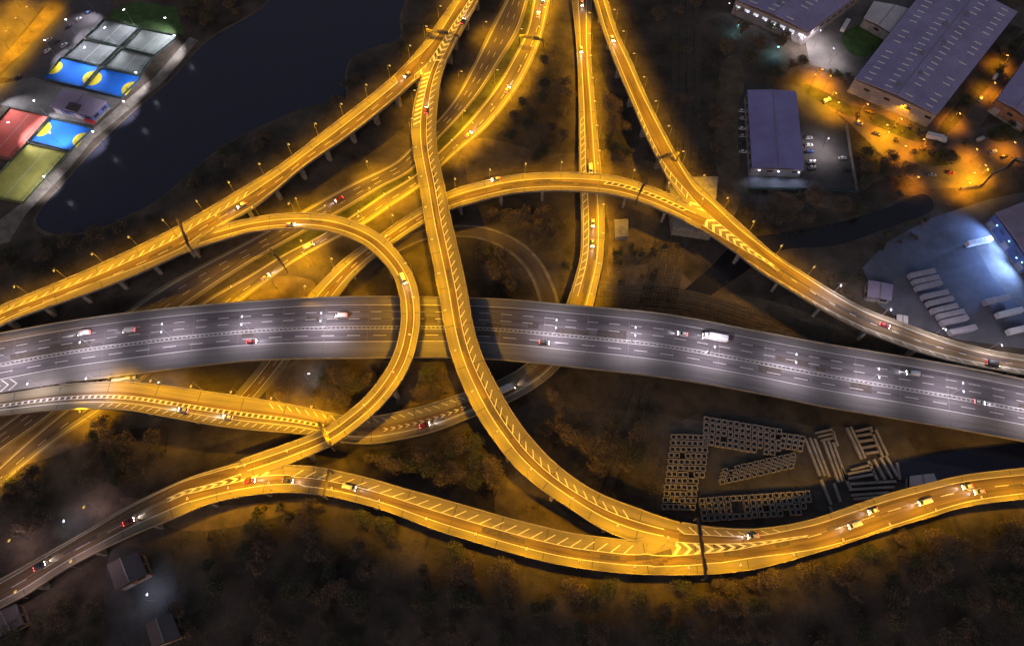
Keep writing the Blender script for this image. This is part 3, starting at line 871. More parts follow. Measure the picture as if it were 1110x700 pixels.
lamps_along('L', 'L', 0.06, 0.98, 22, 'sodium street lamp on the lake side of the long left viaduct', 'street lamps along the left viaduct')
lamps_along('B', 'R', 0.10, 0.97, 23, 'sodium street lamp on the left edge of the tall flyover', 'street lamps along the tall flyover')
lamps_along('C', 'L', 0.10, 0.94, 22, 'sodium street lamp on the outer edge of the loop ramp', 'street lamps along the loop ramp')
lamps_along('G', 'R', fr('G', 365, 530), 0.985, 24, 'sodium street lamp on the outer edge of the viaduct along the foot', 'street lamps along the lower viaduct')
lamps_along('H', 'L', 0.42, 0.985, 22, 'sodium street lamp on the upper edge of the arched slip road', 'street lamps along the arched slip road')
lamps_along('K', 'L', 0.02, 0.66, 22, 'sodium street lamp on the right edge of the ramp at upper right', 'street lamps along the right ramp')
lamps_along('F', 'L', 0.02, 0.425, 20, 'sodium street lamp beside the low slip road north of the motorway', 'street lamps along the north slip road')
lamps_along('F', 'R', fr('F', 340, 455), fr('F', 125, 430), 22, 'sodium street lamp beside the slip road under the loop south of the motorway', 'street lamps along the south slip road')
lamps_along('A1', 'L', 0.02, 0.58, 19, 'sodium street lamp beside the bright ground carriageway', 'street lamps along the ground carriageway', off=1.2)
lamps_along('A1', 'R', 0.06, 0.56, 42, 'added sodium street lamp on the grass strip between the ground carriageways', 'added street lamps between the ground carriageways', off=1.4)  # second row, added only to brighten the ground carriageways
lamps_along('A2', 'R', 0.14, 0.54, 46, 'sodium street lamp beside the dim carriageway under the left viaduct', 'street lamps along the dim carriageway', off=1.6)
lamps_along('A1', 'L', 0.72, 0.84, 30, 'sodium street lamp beside the ground carriageway below the motorway', 'street lamps along the carriageway below the motorway', off=1.2)
lamps_along('K', 'L', 0.70, 0.97, 24, 'white street lamp on the lower end of the right ramp', 'white lamps along the right ramp', 'white')
lamps_along('F', 'R', fr('F', 100, 432), 0.97, 26, 'added white street lamp where the slip road leaves the motorway at left', 'added white lamps at the left fork', 'white')  # added lamps, making up for weak spill from the motorway lamps
lamps_along('G', 'R', fr('G', 215, 550), fr('G', 300, 535), 24, 'sodium street lamp at the left bend of the lower viaduct', 'street lamps at the left bend')
for x, y, n in ((338, 291, 'right of the short gantry'), (300, 313, 'below the short gantry'), (262, 326, 'closest to the motorway')):
    p = at(x, y); lamp('sodium', p, 2.2, 'sodium lamp on the ground carriageway left of the loop, ' + n, 'lamps on the carriageway inside the loop')
for x, y, n in ((30, 648, 'nearest the corner'), (88, 616, 'second from the corner')):
    p = at(x, y, 9.5); lamp('fill', p, 1.0, 'added pinkish lamp on the left arm of the lower viaduct, ' + n, 'added lamps on the left arm of the lower viaduct')  # fill lamps added to lift the dim left arm
for x, y, n in ((30, 584, 'at the left edge of the photo'), (108, 549, 'above the left arm of the lower viaduct')):
    p = at(x, y); lamp('fill', p, -1.9, 'added pinkish lamp on the faint violet road, ' + n, 'added lamps on the faint violet road')  # added fill lamps that give the ground road its cool tint
for x, y, n in ((104, 458, 'just below the slip road at left'), (18, 517, 'at the left edge of the photo')):
    p = at(x, y); lamp('sodium', p, 2.2, 'sodium lamp on the carriageway below the motorway, ' + n, 'lamps on the lower left carriageway')
lamps_along('D', 'C', 0.06, 0.96, 34, 'twin headed white lamp on the central strip of the motorway', 'twin lamps along the motorway', 'cool')

# ------------------------------------------------------------------ lake, canal, banks, paths
LAKE = [(226, 44), (185, 87), (144, 122), (110, 154), (84, 182), (72, 196), (50, 220), (39, 238), (48, 250), (72, 254), (108, 247), (139, 233), (167, 219), (190, 201), (216, 178), (244, 157), (280, 138), (321, 120), (352, 112), (374, 108), (374, 80), (383, 62), (408, 50), (432, 42), (433, 20), (436, -30), (330, -45), (285, 8)]
sheet('lake_bank', [(x + (x - 240) * 0.018, y + (y - 120) * 0.022) for x, y in LAKE], 0.02, M['soil'], True)
sheet('lake', LAKE, 0.05, M['water'], True)
sheet('canal', [(1180, 478), (1110, 480), (1060, 486), (1005, 494), (968, 503), (960, 520), (985, 524), (1040, 519), (1110, 512), (1180, 505)], 0.055, M['water'])
sheet('river', [(1000, 210), (960, 226), (905, 242), (850, 252), (800, 262), (770, 290), (735, 322), (750, 332), (800, 300), (845, 272), (905, 266), (960, 248), (1010, 228)], 0.05, M['river'], True)

sheet('path', [(206, 40), (215, 44), (176, 90), (136, 122), (100, 152), (74, 184), (28, 232), (10, 262), (-10, 268), (-10, 246), (30, 215), (66, 178), (92, 148), (128, 116), (168, 83)], 0.035, M['path'])
sheet('lawn', [(124, 10), (150, 2), (190, 8), (200, 36), (196, 38), (155, 31), (116, 20)], 0.03, M['grass'])
sheet('car_park', [(60, 2), (118, -4), (124, 8), (92, 42), (66, 62), (42, 88), (0, 84), (12, 70), (38, 40)], 0.03, M['carpark'])
sheet('yard', [(36, 84), (92, 98), (132, 108), (122, 118), (104, 128), (102, 136), (60, 128), (12, 116), (-20, 110), (-20, 95)], 0.045, M['yard'])
sheet('road', [(58, -8), (30, 28), (0, 62), (-30, 95), (-80, 95), (-60, 20), (0, -30), (60, -40)], 0.03, M['street'])
sheet('bare_ground', [(80, 0), (56, 24), (30, 52), (10, 70), (-6, 84), (-14, 82), (0, 64), (26, 36), (50, 6), (58, -8)], 0.04, M['soil'])

# industrial estate ground
sheet('yard', [(810, 92), (862, 92), (878, 100), (918, 134), (930, 208), (812, 205), (800, 160), (800, 110)], 0.03, M['yard_dark'])
sheet('yard', [(872, 40), (925, -10), (1010, -20), (985, 40), (930, 84), (905, 78), (878, 70)], 0.03, M['yard'])
sheet('street', [(866, 74), (930, 84), (985, 112), (1016, 134), (1056, 140), (1110, 128), (1180, 90), (1180, 190), (1100, 180), (1065, 202), (1000, 205), (960, 172), (915, 128), (872, 98)], 0.035, M['street'])
sheet('street', [(1016, 134), (1120, 20), (1140, 34), (1060, 140)], 0.045, M['street'])
sheet('street', [(1080, 20), (1180, -30), (1180, 0), (1120, 36)], 0.055, M['street'])
sheet('lawn', [(912, 42), (921, 31), (938, 26), (956, 29), (962, 40), (956, 54), (940, 62), (922, 58)], 0.05, M['grass'], True)
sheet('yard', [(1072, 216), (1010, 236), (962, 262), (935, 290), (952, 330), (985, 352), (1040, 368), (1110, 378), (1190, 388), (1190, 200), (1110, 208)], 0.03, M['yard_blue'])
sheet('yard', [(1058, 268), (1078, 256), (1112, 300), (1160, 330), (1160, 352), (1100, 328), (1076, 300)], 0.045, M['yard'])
sheet('yard', [(715, 468), (760, 446), (850, 455), (880, 462), (975, 462), (1000, 500), (985, 535), (900, 560), (820, 570), (745, 562), (712, 552)], 0.03, M['yard_soil'])
# scrubby bare patches
for k, pts in enumerate([
    [(650, 165), (720, 180), (760, 190), (800, 200), (790, 240), (720, 265), (662, 300), (660, 250)],
    [(520, 150), (590, 165), (640, 168), (640, 188), (560, 186), (500, 196), (495, 175)],
    [(540, 560), (560, 505), (620, 560), (690, 583), (640, 580)],
    [(330, 388), (430, 392), (440, 400), (420, 430), (360, 455), (300, 440), (290, 420)],
    [(440, 392), (500, 392), (520, 428), (470, 436), (440, 440), (428, 430)],
    [(650, 300), (720, 285), (760, 310), (850, 330), (930, 365), (900, 370), (760, 340), (660, 326)],
    [(130, 540), (240, 548), (330, 540), (300, 560), (200, 575)],
    [(0, 440), (130, 446), (180, 458), (120, 470), (40, 500), (0, 500)],
    [(300, 300), (340, 305), (330, 322), (270, 324)],
    [(792, 60), (806, 80), (800, 190), (786, 200), (775, 170), (778, 90)],
]):
    sheet('bare_ground', pts, 0.012 + 0.001 * k, M['soil'], True)
sheet('yard', [(120, 590), (184, 596), (196, 655), (180, 715), (120, 715), (112, 640)], 0.03, M['yard_dark'])

# railway tracks, seen faintly under and beyond the motorway
def railway(pts, off_list):
    P = cr_dense(pts, 200)
    Wd = np.array([at(p[0], p[1], 0)[:2] for p in P])
    T = np.gradient(Wd, axis=0); T /= np.linalg.norm(T, axis=1)[:, None]
    Nn = np.stack([-T[:, 1], T[:, 0]], axis=1)
    for off in off_list:
        mb = MB()
        for i in range(len(Wd) - 1):
            a, b = Wd[i] + Nn[i] * (off - 1.9), Wd[i + 1] + Nn[i + 1] * (off - 1.9)
            c, d = Wd[i + 1] + Nn[i + 1] * (off + 1.9), Wd[i] + Nn[i] * (off + 1.9)
            mb.face([(*a, 0.06), (*b, 0.06), (*c, 0.06), (*d, 0.06)], 0)
        for sgn in (-0.72, 0.72):
            for i in range(len(Wd) - 1):
                a = Wd[i] + Nn[i] * (off + sgn); b = Wd[i + 1] + Nn[i + 1] * (off + sgn)
                mb.bar((*a, 0.22), (*b, 0.22), 0.14, 0.16, 1)
        d = np.concatenate([[0], np.cumsum(np.linalg.norm(np.diff(Wd, axis=0), axis=1))])
        for q in np.arange(0, d[-1], 1.6):
            x, y = np.interp(q, d, Wd[:, 0]), np.interp(q, d, Wd[:, 1])
            i = min(int(np.searchsorted(d, q)), len(T) - 1)
            mb.box((x + Nn[i][0] * off, y + Nn[i][1] * off, 0.10), (0.5, 2.5, 0.12), math.atan2(T[i][1], T[i][0]), 2)
        tag(mb.build('railway_track', [M['ballast'], M['rail'], M['sleeper']]), kind='structure')
railway([(742, -20), (744, 60), (742, 140), (734, 220), (715, 320), (680, 440), (640, 540), (650, 545), (640, 560)], [-6.5, -2.2, 2.2, 6.5])
railway([(650, 318), (740, 325), (830, 350), (900, 366)], [-4, 0, 4])

# ------------------------------------------------------------------ gantries
def gantry(p0, p1, zdeck, label, panels=0, h=6.5, fat=0.9, zfoot=None):
    fat *= 0.9
    a, b = at(*p0, zdeck + h), at(*p1, zdeck + h)
    zf0 = zdeck if zfoot is None else zfoot
    root = thing('sign_gantry', label, 'gantry', ((a.x + b.x) / 2, (a.y + b.y) / 2, zf0))
    for p in (a, b):
        mb = MB(); mb.box((p.x, p.y, (zf0 + zdeck + h) / 2), (0.5, 0.5, zdeck + h - zf0))
        mb.build('leg', M['dark_steel'], root)
    mb = MB()
    d = (b - a).normalized(); n = Vector((-d.y, d.x, 0))
    for sx in (-1, 1):
        for dz in (0, 1.0):
            o = n * (sx * fat / 2) + Vector((0, 0, dz))
            mb.bar(a + o, b + o, 0.18, 0.18)
    L = (b - a).length; k = max(4, int(L / 1.4))
    for i in range(k):
        p, q = a + d * (L * i / k), a + d * (L * (i + 1) / k)
        sg = 1 if i % 2 else -1
        mb.bar(p + n * fat / 2 * sg + Vector((0, 0, 1)), q - n * fat / 2 * sg + Vector((0, 0, 1)), 0.12, 0.12)
        mb.bar(p + n * fat / 2 * sg, q - n * fat / 2 * sg, 0.12, 0.12)
    mb.bar(a + Vector((0, 0, 0.5)), b + Vector((0, 0, 0.5)), fat * 0.55, 0.06)
    mb.build('truss', M['dark_steel'], root)
    for i in range(panels):
        c = a + d * (L * (i + 0.75) / (panels + 0.5)) + n * (fat / 2 + 0.25) + Vector((0, 0, 0.4))
        mb = MB(); w = L / (panels + 1) * 0.7
        mb.bar(c - d * w / 2, c + d * w / 2, 0.2, 2.4)
        mb.build('sign_panel', M['sign'], root)
    return root
gantry((191, 234), (205, 267), 9, 'dark sign gantry across the fork of the left viaduct and the loop ramp', 2, fat=1.05)
gantry((292, 269), (308, 289), 0, 'short dark gantry across the bright ground carriageway left of the loop', 1)
gantry((563, 39.5), (589, 44.5), 0, 'dark gantry across the bright carriageway near the top of the photo', 2)
gantry((462, 33.5), (497, 39.5), 9, 'thin gantry over the chevrons where flyover and left viaduct part at the top', 1)
gantry((713, 172.5), (736, 166), 10, 'dark gantry across the right ramp just above its fork', 1)
gantry((691, 214), (702, 193), 10, 'slim slanting gantry across the arched slip road', 1, fat=0.6)
gantry((346, 458), (359, 484), 13, 'rusty gantry across the foot of the loop ramp', 1, fat=1.4)
gantry((357, 509), (351, 538), 11, 'thin dark gantry across the lower viaduct below the loop ramp', 0, fat=0.7)
gantry((756, 561), (765, 627), 11, 'long dark gantry spanning both roads where flyover joins the lower viaduct', 3, fat=0.9)

# ------------------------------------------------------------------ vehicles
def loft(mb, secs, mi=0):
    """secs: x, half width bottom, z bottom, half width top, z top"""
    vs = []
    for x, wb, zb, wt, zt in secs:
        zm = zb + (zt - zb) * 0.55; wm_ = max(wb, wt) * 1.0
        vs += [(x, -wb, zb), (x, wb, zb), (x, wm_, zm), (x, wt, zt), (x, -wt, zt), (x, -wm_, zm)]
    fs = []
    for i in range(len(secs) - 1):
        for k in range(6):
            fs.append((i * 6 + k, i * 6 + (k + 1) % 6, (i + 1) * 6 + (k + 1) % 6, (i + 1) * 6 + k)[::-1])
    fs.append((0, 1, 2, 3, 4, 5)); e = (len(secs) - 1) * 6
    fs.append(tuple(e + k for k in (5, 4, 3, 2, 1, 0)))
    mb.mesh(vs, fs, mi)

def wheels(root, xs, y, r=0.33, w=0.22):
    for x in xs:
        for sy in (-1, 1):
            mb = MB(); mb.tube((x, sy * (y - w), r), (x, sy * y, r), r, r, 14)
            wh = mb.build('wheel', M['rubber'], root, local=True)
            mb = MB(); mb.tube((x, sy * (y - 0.02), r), (x, sy * (y + 0.015), r), r * 0.6, r * 0.55, 10)
            mb.build('rim', M['steel'], wh, local=True)

def car_lights(root, xf, xr, y, z, lit=True, beam=True):
    for sy in (-1, 1):
        mb = MB(); mb.box((xf, sy * y, z), (0.16, 0.42, 0.18)); mb.build('headlight', M['head'] if lit else M['glass'], root, local=True)
        mb = MB(); mb.box((xr, sy * y, z + 0.15), (0.14, 0.36, 0.2)); mb.build('tail_light', M['tail'] if lit else M['red_paint'], root, local=True)
    if lit and beam:
        ld = bpy.data.lights.new('headlight_beam', 'SPOT'); ld.energy = 2600; ld.color = (0.92, 0.88, 1.0)
        ld.spot_size = math.radians(60); ld.spot_blend = 1.0; ld.shadow_soft_size = 0.15
        lo = bpy.data.objects.new('headlight_beam', ld); COL.objects.link(lo); lo.parent = root
        lo.location = (xf + 0.3, 0, z + 0.1); lo.rotation_euler = (0, math.radians(-82), 0)

def make_car(color, lit):
    root = thing('car', '', 'car')
    mb = MB()
    loft(mb, [(-2.15, 0.72, 0.35, 0.70, 0.78), (-2.02, 0.82, 0.24, 0.80, 0.95), (-1.2, 0.87, 0.2, 0.84, 1.0), (0.7, 0.88, 0.2, 0.84, 0.97), (1.6, 0.86, 0.22, 0.78, 0.88), (2.05, 0.80, 0.26, 0.70, 0.74), (2.2, 0.66, 0.36, 0.60, 0.62)])
    mb.build('body', M['car_' + color], root, True, local=True)
    mb = MB()
    loft(mb, [(-1.95, 0.76, 0.93, 0.70, 0.96), (-1.4, 0.80, 0.95, 0.62, 1.36), (0.1, 0.80, 0.95, 0.64, 1.40), (0.98, 0.78, 0.93, 0.70, 0.97)])
    mb.build('window', M['glass'], root, local=True)
    mb = MB()
    loft(mb, [(-1.45, 0.60, 1.34, 0.55, 1.40), (-0.7, 0.66, 1.37, 0.58, 1.46), (0.15, 0.64, 1.37, 0.58, 1.45)])
    mb.build('roof', M['car_' + color], root, local=True)
    for sy in (-1, 1):
        mb = MB(); mb.box((0.75, sy * 0.98, 1.0), (0.14, 0.2, 0.14)); mb.build('wing_mirror', M['car_' + color], root, local=True)
    wheels(root, (-1.3, 1.35), 0.87)
    car_lights(root, 2.12, -2.13, 0.56, 0.66, lit)
    return root

def make_van(color, lit):
    root = thing('van', '', 'van')
    mb = MB()
    loft(mb, [(-2.7, 0.92, 0.4, 0.88, 2.1), (-2.6, 0.96, 0.3, 0.90, 2.25), (1.2, 0.96, 0.3, 0.88, 2.25), (1.55, 0.96, 0.3, 0.84, 2.1), (2.05, 0.95, 0.3, 0.84, 1.25), (2.7, 0.88, 0.35, 0.78, 0.98)])
    mb.build('body', M['car_' + color], root, True, local=True)
    mb = MB(); loft(mb, [(1.55, 0.80, 1.35, 0.74, 2.14), (1.62, 0.80, 1.35, 0.76, 2.09), (2.12, 0.80, 1.24, 0.76, 1.31)]); mb.build('windscreen', M['glass'], root, local=True)
    for sy in (-1, 1):
        mb = MB(); mb.box((1.0, sy * 0.945, 1.6), (0.9, 0.06, 0.55)); mb.build('window', M['glass'], root, local=True)
    wheels(root, (-1.7, 1.75), 0.96, 0.36)
    car_lights(root, 2.66, -2.68, 0.66, 0.8, lit)
    return root

def make_trailer(kind):
    root = thing('trailer', '', 'trailer')
    mb = MB(); mb.box((0, 0, 2.55), (13.4, 2.5, 2.7)); mb.build('box_body', M[kind], root, local=True)
    mb = MB()
    for x in np.linspace(-6.2, 6.2, 8): mb.box((x, 0, 3.93), (0.12, 2.46, 0.07))
    mb.build('roof_rib', M[kind], root, local=True)
    mb = MB(); mb.box((0, 0, 1.06), (13.0, 1.0, 0.28)); mb.build('chassis', M['dark_steel'], root, local=True)
    wheels(root, (-4.9, -3.6, -2.3), 1.22, 0.5, 0.35)
    for sy in (-1, 1):
        mb = MB(); mb.box((3.6, sy * 0.8, 0.5), (0.2, 0.2, 1.0)); mb.build('landing_leg', M['dark_steel'], root, local=True)
    return root

def make_lorry(color, lit):
    root = thing('lorry', '', 'lorry')
    mb = MB(); mb.box((-1.4, 0, 2.45), (8.6, 2.5, 2.7)); mb.build('cargo_box', M['trailer_w'], root, local=True)
    mb = MB(); loft(mb, [(3.1, 1.2, 0.6, 1.18, 3.0), (4.6, 1.2, 0.5, 1.1, 2.9), (5.0, 1.18, 0.5, 1.05, 1.6), (5.05, 1.1, 0.55, 1.0, 1.2)]); mb.build('cab', M['car_' + color], root, local=True)
    mb = MB(); mb.box((4.96, 0, 2.15), (0.12, 2.0, 0.9)); mb.build('windscreen', M['glass'], root, local=True)
    mb = MB(); mb.box((-0.6, 0, 0.9), (9.8, 1.0, 0.35)); mb.build('chassis', M['dark_steel'], root, local=True)
    wheels(root, (-4.2, -2.9, 3.9), 1.2, 0.5, 0.35)
    car_lights(root, 5.08, -5.72, 0.9, 0.85, lit)
    return root

PROTO = {}
def vehicle(kind, color, loc, rz, label, group, lit=True):
    k = (kind, color, lit)
    if k not in PROTO:
        fn = {'car': make_car, 'van': make_van, 'lorry': make_lorry}.get(kind)
        o = PROTO[k] = fn(color, lit) if fn else make_trailer(color)
    else:
        o = copy_tree(PROTO[k])
    o.location = loc; o.rotation_euler = (0, 0, rz)
    return tag(o, label, None, group)

def drive(rd, px, py, fwd, kind, color, label, lane=None):
    r = R[rd]
    q, t = r.near(px, py)
    if lane is not None: t = lane
    p = r.p(q, t, 0.02)
    vehicle(kind, color, p, r.ang(q) + (0 if fwd else math.pi), label, 'moving vehicles with their lights on')

drive('D', 92, 361, False, 'van', 'white', 'white van on the motorway, leftmost vehicle of its upper side')
drive('D', 140, 358, False, 'van', 'white', 'white van on the motorway, second vehicle from the left of its upper side')
drive('D', 372, 342, False, 'van', 'white', 'white van on the motorway just left of the loop ramp')
drive('D', 742, 362, False, 'car', 'white', 'white car on the motorway right of the flyover, trailing a lorry')
drive('D', 776, 367, False, 'lorry', 'white', 'white box lorry on the upper side of the motorway right of the flyover')
drive('D', 990, 405, False, 'van', 'silver', 'silver van on the motorway near the right edge of the photo')
drive('D', 592, 371, True, 'car', 'dark', 'dark car with red tail lights on the motorway right of the flyover')
drive('D', 272, 370, True, 'car', 'red', 'red car on the lower side of the motorway left of the loop ramp')
drive('D', 1062, 436, True, 'car', 'silver', 'silver car on the lower side of the motorway at its right end')
drive('A1', 334, 267, False, 'van', 'white', 'white van on the bright ground carriageway left of the loop ramp')
drive('A1', 288, 300, False, 'car', 'silver', 'silver car on the ground carriageway just above the motorway')
drive('A1', 507, 147, False, 'car', 'white', 'white car on the bright ground carriageway right of the flyover')
drive('A1', 550, 97, False, 'car', 'silver', 'silver car on the bright ground carriageway below the top gantry')
drive('A1', 583, 17, False, 'car', 'white', 'white car on the bright ground carriageway above the top gantry')
drive('A1', 588, 4, False, 'car', 'dark', 'dark car at the very top of the bright ground carriageway')
drive('A2', 367, 216, True, 'car', 'red', 'red car on the dim ground carriageway left of the flyover')
drive('B', 462, 118, False, 'car', 'red', 'red car with tail lights on the upper part of the tall flyover')
drive('L', 502, 22, True, 'car', 'dark', 'dark car with red tail lights at the top fork of the flyover')
drive('L', 440, 82, False, 'car', 'silver', 'silver car on the left viaduct just below its top fork')
drive('L', 262, 222, False, 'car', 'white', 'white car on the left viaduct beside the start of the loop ramp')
drive('F', 630, 53, True, 'car', 'white', 'white car on the north slip road near the top')
drive('F', 631, 4, True, 'car', 'white', 'white car at the very top of the north slip road')
drive('F', 640, 182, True, 'van', 'white', 'white van on the north slip road beside the arched slip road')
drive('F', 643, 240, True, 'car', 'white', 'white car on the north slip road just below the arched slip road', 0.5)
drive('F', 643, 262, True, 'car', 'silver', 'silver car following on the north slip road above the motorway', 0.5)
drive('K', 664, 42, True, 'car', 'white', 'white car on the upper end of the right ramp')
drive('K', 958, 352, True, 'car', 'red', 'red car on the right ramp above the motorway, near the trailer yard')
drive('K', 1078, 394, True, 'van', 'dark', 'dark van on the right ramp at the right edge of the photo')
drive('C', 314, 243, True, 'car', 'white', 'white car at the top of the loop ramp')
drive('C', 436, 303, True, 'van', 'white', 'white van on the bend of the loop ramp', 0.55)
drive('F', 250, 447, True, 'car', 'white', 'white car on the slip road south of the motorway, left of the loop', 0.3)
drive('F', 200, 442, True, 'car', 'silver', 'silver car on the slip road south of the motorway, nearest the left edge', 0.3)
drive('F', 462, 457, False, 'car', 'red', 'red car on the dim slip road between loop ramp and flyover', 0.3)
drive('F', 546, 424, False, 'lorry', 'white', 'white lorry on the dim slip road right of the flyover', 0.5)
drive('H', 538, 194, False, 'car', 'silver', 'silver car on the crest of the arched slip road')
drive('G', 272, 521, True, 'car', 'red', 'red car at the left bend of the lower viaduct')
drive('G', 312, 521, True, 'car', 'dark', 'dark car with red tail lights just left of the thin gantry')
drive('G', 378, 528, True, 'van', 'silver', 'silver van on the lower viaduct right of the thin gantry')
drive('G', 140, 565, True, 'car', 'red', 'red car on the left arm of the lower viaduct')
drive('G', 45, 612, True, 'car', 'dark', 'dark car with red tail lights near the left end of the lower viaduct')
drive('G', 818, 582, False, 'car', 'silver', 'silver car just right of the long dark gantry on the lower viaduct', 0.2)
drive('G', 948, 553, False, 'car', 'white', 'white car in the upper lane of the lower viaduct right of the gantry')
drive('G', 926, 569, False, 'van', 'white', 'white van in the lower lane of the lower viaduct right of the gantry')
drive('G', 1002, 544, False, 'van', 'white', 'white van on the lower viaduct under the stacked beams')
drive('G', 1050, 527, False, 'car', 'white', 'white car in the upper lane at the right end of the lower viaduct')
drive('G', 1060, 533, False, 'car', 'silver', 'silver car in the lower lane at the right end of the lower viaduct')

# trailers parked in the yard at right
ROWT = [(999, 297), (1003, 304), (1006, 310), (1013, 320), (1018.5, 327), (1023, 335), (1030, 341), (1034, 347.5), (1043, 358)]
WORDS = ['topmost', 'second from the top', 'third from the top', 'fourth from the top', 'middle', 'fourth from the bottom', 'third from the bottom', 'second from the bottom', 'bottom']
d0 = at(1024, 327) - at(1000, 332.5); rzt = math.atan2(d0.y, d0.x)
for (x, y), wd in zip(ROWT, WORDS):
    p = at(x, y, 2.6); p.z = 0.06
    vehicle('trailer', 'trailer', p, rzt + random.uniform(-.02, .02), 'grey box trailer, %s of the slanting row in the yard' % wd, 'parked box trailers in a row')
p = at(1061, 262, 2.6); p.z = 0.07; vehicle('trailer', 'trailer_w', p, rzt, 'white box trailer standing alone below the blue lit shed', 'box trailers standing apart')
p = at(1080, 325, 2.6); p.z = 0.07; vehicle('trailer', 'trailer', p, rzt, 'upper of two pale trailers standing apart in the open yard', 'box trailers standing apart')
p = at(1094, 339, 2.6); p.z = 0.07; vehicle('trailer', 'trailer_w', p, rzt, 'lower of two pale trailers standing apart in the open yard', 'box trailers standing apart')
p = at(1106, 357, 2.6); p.z = 0.07; vehicle('trailer', 'trailer_w', p, rzt, 'white trailer at the right edge of the photo above the ramp', 'box trailers standing apart')

# cars parked either side of the small violet warehouse
for i, y in enumerate((121, 129, 140, 148, 156, 165)):
    p = at(804.5 + (i % 2) * 0.8, y); p.z = 0.04
    vehicle('car', ('white', 'silver', 'white', 'silver', 'dark', 'white')[i], p, random.uniform(-.1, .1), 'parked car left of the small violet warehouse, number %s from the top of its line' % ('one', 'two', 'three', 'four', 'five', 'six')[i], 'cars parked left of the small warehouse', False)
for i, (x, y) in enumerate(((876, 150), (876.5, 158), (877, 165), (879, 176), (880, 182), (913, 172), (917, 184))):
    p = at(x, y); p.z = 0.04
    vehicle('car', ('silver', 'white', 'blue', 'white', 'silver', 'white', 'dark')[i], p, 0.05, 'parked car %s right of the small violet warehouse' % ('first from the top', 'second from the top', 'third from the top', 'fourth from the top', 'fifth from the top', 'by the fence, upper of two,', 'by the fence, lower of two,')[i], 'cars parked right of the small warehouse', False)
p = at(139, 412); p.z = 0.04
vehicle('lorry', 'white', p, 0.2, 'pale lorry in the gap between motorway and slip road at left', None, False)
for i, (x, y, c) in enumerate(((75, 30, 'dark'), (86, 22, 'silver'), (62, 46, 'dark'), (52, 56, 'white'), (96, 14, 'blue'), (20, 85, 'dark'), (54, 44, 'silver'), (70, 50, 'white'))):
    p = at(x, y); p.z = 0.05
    vehicle('car', c, p, 0.9, '%s car parked beside the sports pitches, %s' % (c, ('below the tall floodlight', 'near the lawn', 'level with the grey pitch', 'closest to the blue pitch', 'nearest the top edge', 'next to the pavilion yard', 'on the street side of its row', 'beside the fence of the grey pitch')[i]), 'cars parked by the sports pitches', False)

EV = [(896, 110, .5, 'van', 'white', 'white van parked at the left bend of the amber street'), (931, 134, -.5, 'car', 'silver', 'silver car parked on the amber street below the largest warehouse'), (950, 146, -.5, 'car', 'dark', 'dark car parked on the amber street below the silver one'), (1014, 152, -.3, 'lorry', 'white', 'white box lorry on the amber street near the corner of the largest warehouse'),
      (1062, 152, .4, 'van', 'silver', 'silver van parked in the amber yard above the stepped fence'), (1076, 165, .4, 'car', 'white', 'white car parked in the amber yard above the stepped fence'), (1088, 170, .4, 'car', 'dark', 'dark car parked at the right end of the amber yard'), (1030, 188, -.2, 'car', 'red', 'red car at the foot of the amber street'), (1010, 190, -.2, 'car', 'silver', 'silver car at the foot of the amber street'), (1062, 108, .9, 'car', 'white', 'white car parked on the lane right of the largest warehouse'), (1078, 84, .9, 'van', 'white', 'white van parked high on the lane right of the largest warehouse'), (915, 30, 1.0, 'lorry', 'white', 'white lorry standing between the two top warehouses')]
for x, y, a, k_, c_, l_ in EV:
    p = at(x, y); p.z = 0.06
    vehicle(k_, c_, p, a, l_, 'vehicles of the industrial estate', False)

# ------------------------------------------------------------------ buildings
def wall_ring(mb, c, z0, z1, th=0.3):
    mb.prism([(p.x, p.y) for p in c], z0, z1)

def on_edge(a, b, u, z, out=0.0):
    d = (b - a); n = Vector((d.y, -d.x, 0)).normalized()
    p = a + d * u + n * out
    return Vector((p.x, p.y, z)), math.atan2(d.y, d.x)

